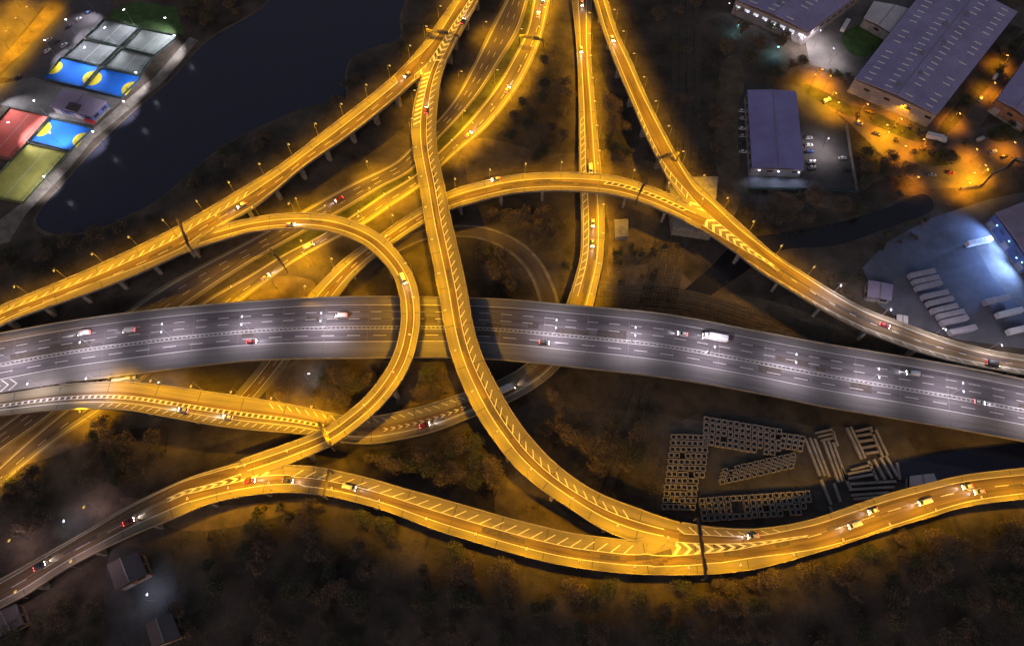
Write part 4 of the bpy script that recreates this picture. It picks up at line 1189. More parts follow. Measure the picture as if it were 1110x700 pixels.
def warehouse(name, corners_px, z, label, roof_m, wall_m, ridge_rise=1.2, rooflights=None, front=0, doors=3, windows=6, bands=True, cat='warehouse', ov=0.4, lit=False, vents=0):
    """corners: roof corners in the photo; edge 0-1 is the front; ridge runs across from the middle of edge 0-1 to that of 2-3"""
    c = [at(x, y, z) for x, y in corners_px]
    a2 = sum(c[i].x * c[(i + 1) % 4].y - c[(i + 1) % 4].x * c[i].y for i in range(4))
    ccw = a2 > 0
    ctr = sum(c, Vector()) / 4
    root = thing(name, label, cat, (ctr.x, ctr.y, 0))
    ins = [ctr + (p - ctr) * (1 - ov / max(1, (p - ctr).length)) for p in c]
    mb = MB(); mb.prism([(p.x, p.y) for p in ins], 0, z - 0.05); mb.build('wall', wall_m, root)
    m0, m1 = (c[0] + c[1]) / 2 + Vector((0, 0, ridge_rise)), (c[2] + c[3]) / 2 + Vector((0, 0, ridge_rise))
    mb = MB()
    t = Vector((0, 0, 0.35))
    top = [c[0] + t, c[1] + t, c[2] + t, c[3] + t, m0 + t, m1 + t]
    vs = c + [m0, m1] + top
    fs = [(10, 7, 8, 11), (6, 10, 11, 9), (0, 3, 5, 4), (4, 5, 2, 1), (0, 4, 10, 6), (4, 1, 7, 10), (1, 2, 8, 7), (2, 5, 11, 8), (5, 3, 9, 11), (3, 0, 6, 9)]
    if not ccw: fs = [f[::-1] for f in fs]
    mb.mesh(vs, fs)
    roof = mb.build('roof', roof_m, root)
    mb = MB(); mb.bar(m0 + t * 1.1, m1 + t * 1.1, 0.5, 0.14); mb.build('ridge_cap', M['steel'], roof)
    if rooflights:
        rows, n, ln, wd = rooflights
        for r_ in rows:
            for k in range(n):
                if random.random() < 0.14: continue
                u = (k + 0.7) / (n + 0.4)
                def rp(v):
                    e0 = c[0] + (c[3] - c[0]) * u; e1 = c[1] + (c[2] - c[1]) * u
                    p = e0 + (e1 - e0) * v
                    return p + t + Vector((0, 0, ridge_rise * (1 - abs(v - 0.5) * 2) + 0.06))
                mb = MB(); mb.bar(rp(r_ - ln / 2), rp(r_ + ln / 2), wd, 0.08)
                mb.build('rooflight', M['skylight'], roof)
    for k in range(vents):
        u = (k + 0.5) / vents
        p = m0 * (1 - u) + m1 * u + Vector((0, 0, 0.75)) + (c[1] - c[0]).normalized() * (2.5 if k % 2 else -2.5) * 1.2
        mb = MB(); mb.box((p.x, p.y, p.z - 0.35), (1.6, 1.6, 0.9), 0.4); mb.box((p.x, p.y, p.z + 0.2), (2.0, 2.0, 0.18), 0.4); mb.build('roof_vent', M['steel'], roof)
    # openings on every wall
    for e in range(4):
        a, b = ins[e], ins[(e + 1) % 4]
        if not ccw: a, b = b, a
        L = (b - a).length
        nw = max(2, int(L / 5.5))
        for k in range(nw):
            u = (k + 0.5) / nw
            if e == front and k % 2 == 0 and doors:
                p, an = on_edge(a, b, u, 2.2, 0.04)
                mb = MB(); mb.box(p, (4.0, 0.14, 4.4), an); mb.build('loading_door', M['door'], root)
            else:
                p, an = on_edge(a, b, u, z * 0.62, 0.03)
                mb = MB(); mb.box(p, (3.2, 0.12, 1.5), an); mb.build('window', M['lit_bay'] if (lit and e == front) else M['glass'], root)
        p, an = on_edge(a, b, 0.5, 0.6, 0.05); mb = MB(); mb.box(p, (L - 0.5, 0.10, 1.2), an); mb.build('plinth', M['concrete'], root)
        p, an = on_edge(a, b, 0.5, z - 0.25, 0.22); mb = MB(); mb.box(p, (L - 0.2, 0.3, 0.25), an); mb.build('gutter', M['dark_steel'], roof)
    return root, c, ins

warehouse('warehouse', [(926, 85.5), (1015.5, 125), (1103, 13.5), (1013, -25.5)], 10, 'largest warehouse, long violet roof with four rows of rooflights at upper right', M['roof_violet'], M['cladding'], 1.6,
          ([0.13, 0.37, 0.62, 0.87], 20, 0.085, 0.75), vents=7)
warehouse('warehouse', [(797, 0), (876, 35), (951, -20), (868, -56)], 10, 'violet roofed warehouse cut by the top edge, with a row of lit bays', M['roof_violet'], M['cladding'], 1.4,
          ([0.2, 0.45, 0.7], 14, 0.10, 0.75), lit=True, doors=0, vents=3)
warehouse('warehouse', [(815, 182), (871.5, 184), (863, 99.5), (810, 98)], 7, 'small freestanding violet blue warehouse with three lamps on its front', M['roof_violet_b'], M['cladding'], 0.9)
warehouse('warehouse', [(1080, 108), (1118, 132), (1180, 50), (1142, 22)], 9, 'violet roofed warehouse cut by the right edge, below the largest one', M['roof_violet'], M['brick'], 1.2, ([0.3, 0.6], 8, 0.02, 0.5))
rootB, cB, iB = warehouse('warehouse', [(1078.5, 231), (1118, 288), (1190, 255), (1148, 204)], 9, 'blue walled warehouse at the right edge with a row of blue white lamps', M['roof_grey'], M['cladding_blue'], 1.0)
warehouse('shed', [(936, 20), (967.5, 37.5), (992, 12), (947, 2)], 6, 'pale ribbed shed beside the round lawn', M['roof_pale'], M['cladding'], 0.8, None, cat='shed')
warehouse('shed', [(940, 322), (966, 326), (968, 309), (941, 304)], 4, 'low grey shed between the right ramp and the trailer row', M['roof_grey'], M['cladding'], 0.5, None, cat='shed')
warehouse('shed', [(972, 352), (984, 354), (984, 343), (972, 341)], 3.5, 'tiny pale hut at the foot of the trailer row', M['roof_pale'], M['cladding'], 0.4, None, cat='shed')
warehouse('shed', [(986, 527), (1016, 523), (1012, 513), (986, 516)], 4, 'white flat shed beside the canal, above the lower viaduct', M['roof_pale'], M['cladding'], 0.3, None, cat='shed')
warehouse('house', [(126, 640), (160, 622), (150, 598), (116, 612)], 6, 'dark roofed house at the bottom left above the white yard lamp', M['roof_dark'], M['brick'], 2.0, None, cat='house')
warehouse('house', [(165, 702), (196, 690), (186, 664), (158, 676)], 6, 'dark roofed house at the bottom edge below the white yard lamp', M['roof_dark'], M['brick'], 2.0, None, cat='house')
warehouse('shed', [(0, 690), (26, 676), (18, 654), (-14, 668)], 5, 'dark roofed shed in the bottom left corner', M['roof_dark'], M['brick'], 1.0, None, cat='shed')
# pavilion between the pitches
pv, cP, iP = warehouse('pavilion', [(54, 115.7), (99, 127), (115.7, 110.6), (68, 96.4)], 5, 'grey flat roofed pavilion between the blue sports pitches', M['roof_grey'], M['cladding_blue'], 0.5, None, cat='pavilion')
mb = MB(); q = at(80, 117, 5.6); mb.box((q.x, q.y, 6.0), (7, 5, 1.0), -0.3); mb.build('roof_plant', M['dark_steel'], pv)
mb = MB(); q = at(83, 124.5, 1.6)
mb.prism([tuple(at(*p, 0)[:2]) for p in ((79, 126.5), (86, 128.5), (88, 124), (85, 121), (81, 122.5))], 0.06, 3.0)
tag(mb.build('entrance_canopy', M['green_paint']), 'bright green entrance porch in front of the pavilion', 'porch')
mb = MB(); q = at(98, 131, 0.8); mb.box((q.x, q.y, 0.95), (6, 2.2, 1.6), -0.3); mb.box((q.x, q.y, 1.9), (5.4, 1.8, 0.3), -0.3)
tag(mb.build('red_kiosk', M['red_paint']), 'small red kiosk at the corner of the pavilion', 'kiosk')

# fences and walls
def fence(pts, h, label, m, post=4.0, solid=False, name='fence'):
    P = [at(x, y, 0) for x, y in pts]
    root = thing(name, label, 'fence', P[0])
    mb = MB(); mbp = MB()
    for a, b in zip(P[:-1], P[1:]):
        if solid: mb.bar(a + Vector((0, 0, h / 2)), b + Vector((0, 0, h / 2)), 0.3, h)
        else:
            for k in range(4): mb.bar(a + Vector((0, 0, h * (k + .7) / 4)), b + Vector((0, 0, h * (k + .7) / 4)), 0.12, 0.35)
        n = max(1, int((b - a).length / post))
        for i in range(n + 1):
            q = a + (b - a) * i / n
            m2 = MB(); m2.box((q.x, q.y, h / 2 + 0.1), (0.34, 0.34, h + 0.2)); m2.build('post', M['dark_steel'] if not solid else M['concrete'], root)
    mb.build('panel', m, root)
    return root
fence([(916.5, 137), (922, 172), (928, 208)], 2.2, 'pale wall along the right of the small warehouse yard', M['concrete'], 8, True, 'wall')
fence([(1112, 176), (1098, 172), (1090, 182), (1072, 190), (1062, 202), (1040, 206)], 2.0, 'stepped pale fence below the amber lit yard at right', M['concrete'], 8)
fence([(812, 205), (870, 206), (930, 209)], 1.8, 'dark fence along the bottom of the small warehouse yard', M['fence'], 8)

# sports pitches
def pitch(pts, m, label, circles=(), line=True):
    P = [at(x, y, 0) for x, y in pts]
    ctr = sum(P, Vector()) / 4
    root = thing('sports_pitch', label, 'sports pitch', (ctr.x, ctr.y, 0.05))
    z = 0.07
    mb = MB(); mb.prism([(p.x, p.y) for p in P], 0.02, z); mb.build('playing_surface', m, root)
    for e in range(4):
        a, b = P[e], P[(e + 1) % 4]
        a = a + (ctr - a) * 0.015; b = b + (ctr - b) * 0.015
        mb = MB(); mb.bar(a + Vector((0, 0, 0.6)), b + Vector((0, 0, 0.6)), 0.15, 1.1)
        for k in (1.7, 2.4, 3.1): mb.bar(a + Vector((0, 0, k)), b + Vector((0, 0, k)), 0.07, 0.07)
        n = max(1, int((b - a).length / 5))
        for i in range(n + 1):
            q = a + (b - a) * i / n; mb.box((q.x, q.y, 1.6), (0.12, 0.12, 3.2))
        mb.build('fence_side', M['fence'], root)
    def uv(u, v): return (P[0] * (1 - u) + P[1] * u) * (1 - v) + (P[3] * (1 - u) + P[2] * u) * v
    for (u, v, r, a0, a1) in circles:
        c = uv(u, v); mb = MB(); pts_ = []
        ex = (P[1] - P[0]).normalized(); ey = Vector((-ex.y, ex.x, 0)); 
        if (P[3] - P[0]).dot(ey) < 0: ey = -ey
        for k in range(25):
            t = math.radians(a0 + (a1 - a0) * k / 24)
            pts_.append(c + ex * math.cos(t) * r + ey * math.sin(t) * r)
        pp = [(p.x, p.y, z + 0.02) for p in pts_]
        n = (Vector(pp[1]) - Vector(pp[0])).cross(Vector(pp[12]) - Vector(pp[0]))
        if n.z < 0: pp = pp[::-1]
        mb.face(pp); mb.build('goal_area', M['pitch_yellow'], root)
    for v in (0.04, 0.96):
        for uu in (0.5,):
            pass
    for u in (0.03, 0.97):
        a, b = uv(u, 0.4), uv(u, 0.6)
        mb = MB(); mb.tube(a + Vector((0, 0, z)), a + Vector((0, 0, 1.3)), 0.06); mb.tube(b + Vector((0, 0, z)), b + Vector((0, 0, 1.3)), 0.06)
        mb.tube(a + Vector((0, 0, 1.3)), b + Vector((0, 0, 1.3)), 0.06); mb.build('goal', M['paint'], root)
    if line:
        mb = MB(); a, b = uv(0.5, 0.04), uv(0.5, 0.96); mb.bar(a + Vector((0, 0, z + 0.01)), b + Vector((0, 0, z + 0.01)), 0.2, 0.03); mb.build('halfway_line', M['paint'], root)
    return root
pitch([(92.6, 42), (131, 51), (152, 31), (113, 22)], M['pitch_grey'], 'dark grey turf pitch at the top of its block, nearest the lawn')
pitch([(69, 63), (109.5, 72), (130, 52), (91, 43.5)], M['pitch_grey'], 'dark grey turf pitch directly above the left blue pitch')
pitch([(134, 53), (168, 61), (195, 40), (154, 32)], M['pitch_pale'], 'pale grey turf pitch at the lake corner of its block')
pitch([(112, 74), (152, 83), (167, 62), (132, 54)], M['pitch_pale'], 'pale grey turf pitch directly above the right blue pitch')
pitch([(46, 86), (90, 96), (109, 73.5), (67, 63.5)], M['pitch_blue'], 'blue pitch at the left of a pair, facing the car park', [(0.0, 0.56, 5.2, -90, 90), (1.0, 0.5, 5.2, 90, 270)], False)
pitch([(91, 96.6), (132, 107), (154, 84), (110, 74.6)], M['pitch_blue'], 'blue pitch at the right of a pair, along the lake path', [(0.0, 0.5, 5.2, -90, 90), (1.0, 0.45, 5.2, 90, 270)], False)
pitch([(32, 153.5), (76, 164.6), (101.6, 140), (55.5, 129)], M['pitch_blue'], 'lone blue pitch below the pavilion beside the red pitch', [(0.0, 0.55, 5.2, -90, 90), (1.0, 0.5, 5.0, 90, 270)], False)
pitch([(-30, 165), (13, 175), (55, 127), (11.6, 117)], M['pitch_red'], 'red pitch at the left edge of the photo')
pitch([(-22, 212), (26, 221), (74.6, 166), (30, 155.6)], M['pitch_lime'], 'lime green turf pitch at the foot of the sports ground')
FL = [(104, 11, 250, 'tallest floodlight, at the car park edge above the grey pitch'), (146, 24, 240, 'floodlight on the lawn edge above the grey pitches'), (190, 33, 200, 'floodlight at the lawn corner nearest the lake'), (83, 35, -20, 'floodlight at the car park side of the top grey pitch'), (61, 57, -20, 'floodlight at the car park side of the lower grey pitch'),
      (126, 43, 250, 'floodlight in the middle of the top grey pitch'), (105, 64, 250, 'floodlight in the middle of the lower grey pitch'), (200, 52, 190, 'floodlight on the lake path above the pitches'), (160, 92, 175, 'floodlight on the lake path beside the right blue pitch'),
       (147, 123, 160, 'floodlight on the lake bank beside the pavilion'), (51, 121, -60, 'floodlight between pavilion and red pitch'), (23, 145, 0, 'floodlight over the red pitch'),
      (69, 157, 120, 'floodlight over the lone blue pitch'), (115, 155, 170, 'floodlight on the lake bank beside the lone blue pitch'), (5, 107, -40, 'floodlight at the left edge above the red pitch'), (64, 203, 160, 'floodlight on the lake path below the lime green pitch')]
for x, y, a, l in FL:
    lamp('flood', at(x, y + 4, 0), math.radians(a), l, 'floodlights of the sports ground')

for x, y, n in ((46, -4, 'at the top edge'), (22, 20, 'second from the top edge'), (2, 44, 'third from the top edge'), (-14, 66, 'at the left edge'), (10, -8, 'on the far side of the street'), (34, 8, 'between the top edge and the car park'), (12, 34, 'midway along the car park'), (-6, 14, 'furthest from the car park')):
    p = at(x, y, 10); p.z = 0
    lamp('sodium', p, -2.4, 'sodium lamp on the top left corner street, ' + n, 'street lamps of the top left street')
VZ = 0.07
for pts in ([(933, 116), (998, 146), (990, 153), (930, 127)], [(878, 92), (926, 118), (920, 126), (874, 101)], [(1000, 160), (1034, 166), (1040, 176), (1008, 180), (990, 172)], [(1022, 132), (1098, 44), (1106, 50), (1032, 140)], [(1070, 140), (1110, 132), (1112, 146), (1080, 154)]):
    VZ = VZ + 0.004
    sheet('verge', pts, VZ, M['verge'], True)
# estate lamps
AM = [(888, 73.5), (913.5, 111), (979.5, 117), (966, 135), (978, 159), (1006, 151), (991.5, 190.5), (1048.5, 195), (1072, 181), (1080, 93), (1104, 157), (899, 85), (1040, 120), (1096, 60), (940, 110), (1062, 165)]
HOT = [(884, 84), (905, 98), (1052, 186), (1066, 176), (976, 126), (962, 140)]
NM = ['by the round lawn', 'at the left bend of the amber street', 'at the front of the largest warehouse', 'in the road before the largest warehouse', 'in the middle of the amber street', 'at the lower corner of the largest warehouse', 'at the foot of the amber street', 'over the brightest yellow corner at the stepped fence', 'beside the stepped fence', 'on the lane right of the largest warehouse', 'at the right edge of the estate', 'beside the bushes below the lawn', 'on the lane corner right of the largest warehouse', 'high on the lane at the right edge', 'between lawn and warehouse front', 'above the stepped fence']
for (x, y), n in zip(AM, NM):
    p = at(x, y, 8); p.z = 0
    lamp('amber', p, random.uniform(0, 6), 'amber street lamp ' + n, 'amber lamps of the industrial estate')
for (x, y), n in zip(HOT, ['beside the bushes left of the lawn', 'on the left bend of the amber street', 'in the bright corner inside the stepped fence', 'just above the bright corner of the stepped fence', 'on the grass before the largest warehouse', 'on the verge of the amber street']):
    p = at(x, y, 10); p.z = 0
    lamp('hot', p, random.uniform(0, 6), 'bright yellow street lamp ' + n, 'yellow lamps of the industrial estate')
for x, y, n in [(871.5, 40.5, 'below the lit bays of the top warehouse'), (888, 39, 'at the corner of the top warehouse'), (922, 4, 'between the two top warehouses'), (905, 58, 'on the pale yard left of the lawn'), (329.7, 405.6, 'under the motorway left of the loop ramp'), (167, 415, 'between motorway and slip road at left'), (68, 570, 'above the left arm of the lower viaduct'), (158, 650, 'in the bottom left yard'), (898, 150, 'in the small warehouse yard')]:
    p = at(x, y, 8); p.z = 0
    lamp('white' if x > 850 else 'yard', p, random.uniform(0, 6), 'white yard lamp ' + n, 'white yard lamps')
for x, y, n in [(798, 27, 'in the trees left of the top warehouse'), (840, 51, 'in the dark garden below the top warehouse')]:
    p = at(x, y, 6); p.z = 0
    lamp('cyan', p, 0, 'cyan lamp ' + n, 'cyan lamps by the top warehouse')

def wall_lamp(px, py, z, rz, label, group, mk='cool_head', col=(0.6, 0.72, 1.0), e=900):
    p = at(px, py, z)
    root = thing('wall_lamp', label, 'wall lamp', p, rz, group)
    mb = MB(); mb.box((0.15, 0, 0), (0.5, 0.5, 0.2), 0, 0, 0.8); mb.build('housing', M['steel'], root, local=True)
    mb = MB(); mb.box((0.2, 0, -0.13), (0.55, 0.6, 0.14)); mb.box((0.45, 0, 0.0), (0.12, 0.5, 0.2)); mb.build('lens', M[mk], root, local=True)
    ld = bpy.data.lights.new('lamp_light', 'SPOT'); ld.energy = e; ld.color = col; ld.spot_size = math.radians(160); ld.spot_blend = 0.6; ld.shadow_soft_size = 0.2
    lo = bpy.data.objects.new('lamp_light', ld); COL.objects.link(lo); lo.parent = root
    lo.location = (0.7, 0, -0.3); lo.rotation_euler = (0, math.radians(-62), 0)
for x, y, n in ((823, 182.5, 'left'), (844, 184, 'middle'), (866, 185, 'right')):
    wall_lamp(x, y + 1.5, 6.0, -math.pi / 2, '%s one of three blue white lamps on the small violet warehouse' % n, 'lamps on the small warehouse front', 'flood_head', (0.55, 0.65, 1.0), 2500)
for x, y, n in ((1083, 244, 'first'), (1096, 261, 'second'), (1104, 279, 'third'), (1110, 284, 'fourth')):
    wall_lamp(x - 1.5, y, 7.0, math.radians(205), '%s lamp from the top on the blue walled warehouse' % n, 'lamps on the blue warehouse wall', 'cyan_head', (0.27, 0.45, 1.0), 17000)
a_, b_ = at(790, 2, 7), at(873, 41, 7)
for k in range(9):
    t_ = (k + 0.5) / 9
    wall_lamp(786 + 88 * t_, 1 + 42 * t_, 6.5, math.radians(-110), 'small white lamp over a bay on the front of the top warehouse', 'bay lamps of the top warehouse', 'cool_head', (0.7, 0.75, 1.0), 500)

# ------------------------------------------------------------------ storage yard: crates and beams
def make_crate():
    mb = MB(); s, h, th = 2.3, 1.9, 0.34
    mb.box((0, 0, 0.12), (s, s, 0.2))
    for a in range(4):
        an = a * math.pi / 2
        x, y = math.cos(an) * (s / 2 - th / 2), math.sin(an) * (s / 2 - th / 2)
        mb.box((x, y, h / 2 + 0.221), (th, s if a % 2 == 0 else s - 2 * th - 0.01, h), an if a % 2 == 0 else an - math.pi / 2 + math.pi / 2)
    return mb
crate0 = None
def crate_block(corner, ex, ey, nx, ny, label, group, miss=0.05, skipf=None):
    global crate0
    o = at(*corner, 0); vx = at(*ex, 0) - o; vy = at(*ey, 0) - o
    for i in range(nx):
        for j in range(ny):
            if random.random() < miss or (skipf and skipf(i / nx, j / ny)): continue
            p = o + vx * ((i + .5) / nx) + vy * ((j + .5) / ny)
            if crate0 is None:
                mb = MB(); s, h, th = 2.3, 1.9, 0.36
                mb.box((0, 0, 0.15), (s, s, 0.2))
                for sx in (-1, 1):
                    mb.box((sx * (s - th) / 2, 0, h / 2 + 0.26), (th, s, h))
                    mb.box((0, sx * (s - th) / 2, h / 2 + 0.26), (s - 2 * th - 0.02, th, h - 0.06))
                c = crate0 = mb.build('crate', M['crate'])
            else:
                c = crate0.copy(); COL.objects.link(c)
            c.location = (p.x + random.uniform(-.1, .1), p.y + random.uniform(-.1, .1), 0.04)
            c.rotation_euler = (0, 0, math.atan2(vx.y, vx.x) + random.uniform(-.03, .03))
            tag(c, label, 'crate', group)
crate_block((762, 452), (846, 466), (760, 482), 13, 5, 'open topped pale crate in the upper block beside the dark water', 'crates of the upper block', 0.05, lambda u, v: v > 1.0 - u * 0.35 + 0.1)
crate_block((727, 471), (768, 472), (716, 553), 7, 12, 'open topped pale crate in the tall left block of the storage yard', 'crates of the left block', 0.03, lambda u, v: u + v * 0.35 > 1.05)
crate_block((782, 510), (862, 492), (778, 525), 12, 4, 'open topped pale crate in the small middle block of the storage yard', 'crates of the middle block', 0.04)
crate_block((846, 470), (872, 474), (842, 486), 4, 3, 'open topped pale crate in the small block left of the beams', 'crates left of the beams', 0.1)
crate_block((756, 540), (876, 532), (760, 566), 18, 4, 'open topped pale crate in the long bottom block beside the flyover', 'crates of the bottom block', 0.04, lambda u, v: v > 0.7 and u > 0.85)

def beam(p0, p1, w, h, z, label):
    a, b = at(*p0, z), at(*p1, z)
    mb = MB(); v = Vector((0, 0, h / 2 + 0.05))
    mb.bar(a + v * 1.0, b + v, w, h * 0.36)
    mb.bar(a + v + Vector((0, 0, h * 0.38)), b + v + Vector((0, 0, h * 0.38)), w * 1.5, h * 0.3)
    mb.bar(a + v - Vector((0, 0, h * 0.34)), b + v - Vector((0, 0, h * 0.34)), w * 1.3, h * 0.3)
    off = Vector(((a.x + b.x) / 2, (a.y + b.y) / 2, z))
    mb.v = [(p[0] - off.x, p[1] - off.y, p[2] - off.z) for p in mb.v]
    o = mb.build('concrete_beam', M['beam_c'], None); o.location = off
    tag(o, label, 'beam', 'concrete beams in the storage yard')
BM = [((872, 476), (888, 516), 'outermost long one at the left'), ((877, 475), (893, 516), 'second from the left of the long ones'), ((889, 520), (900, 547), 'lower piece continuing the leftmost long one'), ((892, 479), (908, 523), 'left one of the middle pair'), ((897, 478), (912, 522), 'right one of the middle pair'), ((903, 524), (910, 544), 'short piece below the middle pair'),
      ((883, 470), (901, 466), 'short crosswise piece at the top left'), ((886, 474), (903, 470), 'second short crosswise piece at the top left'), ((902, 468), (907, 484), 'short upright piece right of the crosswise ones'),
      ((917, 464), (933, 498), 'left one of the upper right pair'), ((921, 463), (937, 497), 'right one of the upper right pair'), ((926, 468), (944, 464), 'crosswise piece at the top right'), ((928, 473), (946, 470), 'second crosswise piece at the top right'), ((943, 466), (956, 496), 'long piece at the upper right edge'),
      ((940, 500), (950, 521), 'left one of the lower right trio'), ((946, 498), (958, 520), 'middle one of the lower right trio'), ((953, 496), (966, 519), 'right one of the lower right trio'), ((918, 514), (946, 509), 'top crosswise piece in the middle stack'), ((918, 519), (947, 514), 'second crosswise piece in the middle stack'), ((919, 525), (970, 522), 'third crosswise piece in the middle stack'),
      ((920, 531), (968, 528), 'fourth crosswise piece in the middle stack'), ((922, 537), (962, 534), 'lowest crosswise piece in the middle stack'), ((911, 508), (921, 530), 'upright piece at the left of the middle stack'), ((971, 502), (974, 520), 'short piece at the far right of the stacks')]
BM += [((882, 476), (898, 517), 'third from the left of the long ones'), ((902, 480), (917, 522), 'outer right one beside the middle pair'), ((930, 479), (945, 477), 'third crosswise piece at the top right'), ((933, 486), (949, 483), 'fourth crosswise piece at the top right'), ((937, 492), (951, 490), 'fifth crosswise piece at the top right'),
       ((921, 510), (944, 504), 'uppermost thin piece in the middle stack'), ((924, 541), (950, 539), 'piece below the lowest crosswise one'), ((948, 466), (961, 494), 'outermost long piece at the upper right edge'), ((889, 478), (902, 475), 'third short crosswise piece at the top left'), ((959, 494), (972, 517), 'outer one beside the lower right trio'), ((898, 549), (903, 558), 'stub at the bottom of the long ones')]
for a, b, n in BM:
    beam(a, b, 0.7, 1.2, 0.06, 'pale concrete beam, ' + n)
mb = None

# ------------------------------------------------------------------ trees and undergrowth
def leaf_cloud(n, rx, ry, rz, cz, size, lumps, seed):
    r_ = np.random.default_rng(seed)
    cs = []
    for _ in range(lumps):
        d = r_.normal(size=3); d /= np.linalg.norm(d); k = r_.uniform(0.25, 0.75)
        cs.append((d[0] * rx * k, d[1] * ry * k, cz + d[2] * rz * k * 0.9, r_.uniform(0.32, 0.6)))
    mb = MB()
    for _ in range(n):
        cx, cy_, czz, k = cs[r_.integers(len(cs))]
        d = r_.normal(size=3); d /= np.linalg.norm(d); rad = r_.uniform(0.35, 1.0) ** 0.5 * k
        p = Vector((cx + d[0] * rx * rad, cy_ + d[1] * ry * rad, max(0.3, czz + d[2] * rz * rad)))
        s = size * r_.uniform(0.6, 1.4)
        u = Vector(r_.normal(size=3)).normalized(); v = u.cross(Vector(r_.normal(size=3))).normalized()
        mb.face([p - u * s, p - v * s * 0.6, p + u * s, p + v * s * 0.6])
    return mb

def make_tree(seed, m, h, rx):
    r_ = np.random.default_rng(seed)
    root = thing('tree', '', 'tree')
    mb = MB(); mb.tube((0, 0, -0.2), (0.1, 0, h * 0.45), 0.26, 0.17, 7)
    for k in range(6):
        a = k * 1.05 + r_.uniform(-.3, .3); z0 = h * r_.uniform(0.25, 0.45)
        e = (math.cos(a) * rx * r_.uniform(.5, .8), math.sin(a) * rx * r_.uniform(.5, .8), h * r_.uniform(0.6, 0.9))
        mb.tube((0.05, 0, z0), e, 0.12, 0.03, 5)
    mb.tube((0.1, 0, h * 0.44), (0, 0.2, h * 0.95), 0.17, 0.03, 5)
    mb.build('trunk', M['bark'], root, local=True)
    c = leaf_cloud(2600, rx, rx * r_.uniform(0.85, 1.1), h * 0.33, h * 0.62, 0.21, 15, seed + 50)
    c.build('crown', m, root, local=True)
    return root
TP = [make_tree(3 + k, M[('leaf_a', 'leaf_b', 'leaf_c')[k % 3]], (8.5, 7.5, 9.5, 7.0, 8.0, 6.5)[k], (4.9, 4.4, 5.6, 4.1, 5.2, 3.9)[k]) for k in range(6)]
TUSED = [False] * 6
def make_bush(seed, m):
    root = thing('bush', '', 'bush')
    mb = MB()
    r_ = np.random.default_rng(seed)
    for k in range(5):
        a = k * 1.25; mb.tube((0, 0, -0.1), (math.cos(a) * 0.9, math.sin(a) * 0.9, 1.5), 0.06, 0.02, 5)
    mb.build('stem', M['bark'], root, local=True)
    leaf_cloud(330, 1.8, 1.6, 1.0, 1.1, 0.24, 6, seed + 9).build('foliage', m, root, local=True)
    return root
BP = [make_bush(70 + k, M[('leaf_b', 'leaf_a', 'leaf_c')[k]]) for k in range(3)]
BUSED = [False] * 3

def in_poly(x, y, poly):
    c = False; n = len(poly)
    for i in range(n):
        x0, y0 = poly[i]; x1, y1 = poly[(i + 1) % n]
        if (y0 > y) != (y1 > y) and x < (x1 - x0) * (y - y0) / (y1 - y0) + x0: c = not c
    return c

PLACED = []
def wood(poly, n, label, group, kind='tree', smin=0.75, smax=1.25, gap=4.9, bias=None, margin=2.0, tight=0.7):
    xs = [p[0] for p in poly]; ys = [p[1] for p in poly]
    tries = done = 0
    while done < n and tries < n * 60:
        tries += 1
        x, y = random.uniform(min(xs), max(xs)), random.uniform(min(ys), max(ys))
        if not in_poly(x, y, poly): continue
        if bias and random.random() > bias(x, y): continue
        p = at(x, y, 0)
        s = random.uniform(smin, smax)
        rad = (4.4 if kind == 'tree' else 1.5) * s
        if on_road(p.x, p.y, margin + rad * tight): continue
        if any((p.x - a) ** 2 + (p.y - b) ** 2 < (gap * s) ** 2 for a, b in PLACED[-260:]): continue
        PLACED.append((p.x, p.y)); done += 1
        P_, U_ = (TP, TUSED) if kind == 'tree' else (BP, BUSED)
        k = random.randrange(len(P_))
        if not U_[k]: o = P_[k]; U_[k] = True
        else: o = copy_tree(P_[k])
        o.location = (p.x, p.y, 0); o.rotation_euler = (0, 0, random.uniform(0, 6.28)); o.scale = (s, s, s * random.uniform(0.85, 1.15))
        tag(o, label, None, group)

wood([(330, 540), (470, 578), (540, 600), (640, 618), (760, 627), (870, 606), (980, 570), (1110, 543), (1130, 720), (190, 720), (200, 600)], 118, 'bare brown tree in the dark wood below the lower viaduct', 'trees below the lower viaduct', bias=lambda x, y: 1.0 if y < 660 else 0.5, tight=0.15)
wood([(395, 488), (505, 462), (540, 500), (560, 540), (470, 520), (380, 498)], 16, 'dark tree in the pocket between flyover and lower viaduct', 'trees between flyover and lower viaduct')
wood([(60, 470), (150, 455), (220, 470), (180, 510), (100, 545), (20, 580), (0, 570), (0, 540)], 20, 'dark tree in the hollow left of the loop ramp', 'trees left of the loop ramp')
wood([(340, 395), (425, 395), (400, 430), (370, 445), (300, 425)], 10, 'orange tinged tree inside the foot of the loop ramp', 'trees inside the foot of the loop')
wood([(450, 395), (500, 395), (515, 425), (450, 440)], 6, 'brown tree between loop ramp and flyover below the motorway', 'trees between loop and flyover')
wood([(595, 50), (618, 60), (622, 180), (560, 178), (540, 150), (570, 110)], 17, 'dark tree between the ground carriageway and the north slip road', 'trees beside the north slip road')
wood([(655, 60), (672, 100), (700, 165), (660, 178), (655, 120)], 10, 'dark tree between the north slip road and the right ramp', 'trees between slip road and right ramp')
wood([(690, 0), (780, 0), (800, 60), (780, 100), (775, 190), (745, 160), (720, 110), (680, 40)], 13, 'dark tree right of the ramp near the top', 'trees right of the upper ramp')
wood([(800, 205), (930, 212), (990, 214), (960, 226), (850, 250), (815, 245)], 14, 'green grey tree below the small violet warehouse', 'trees below the small warehouse')
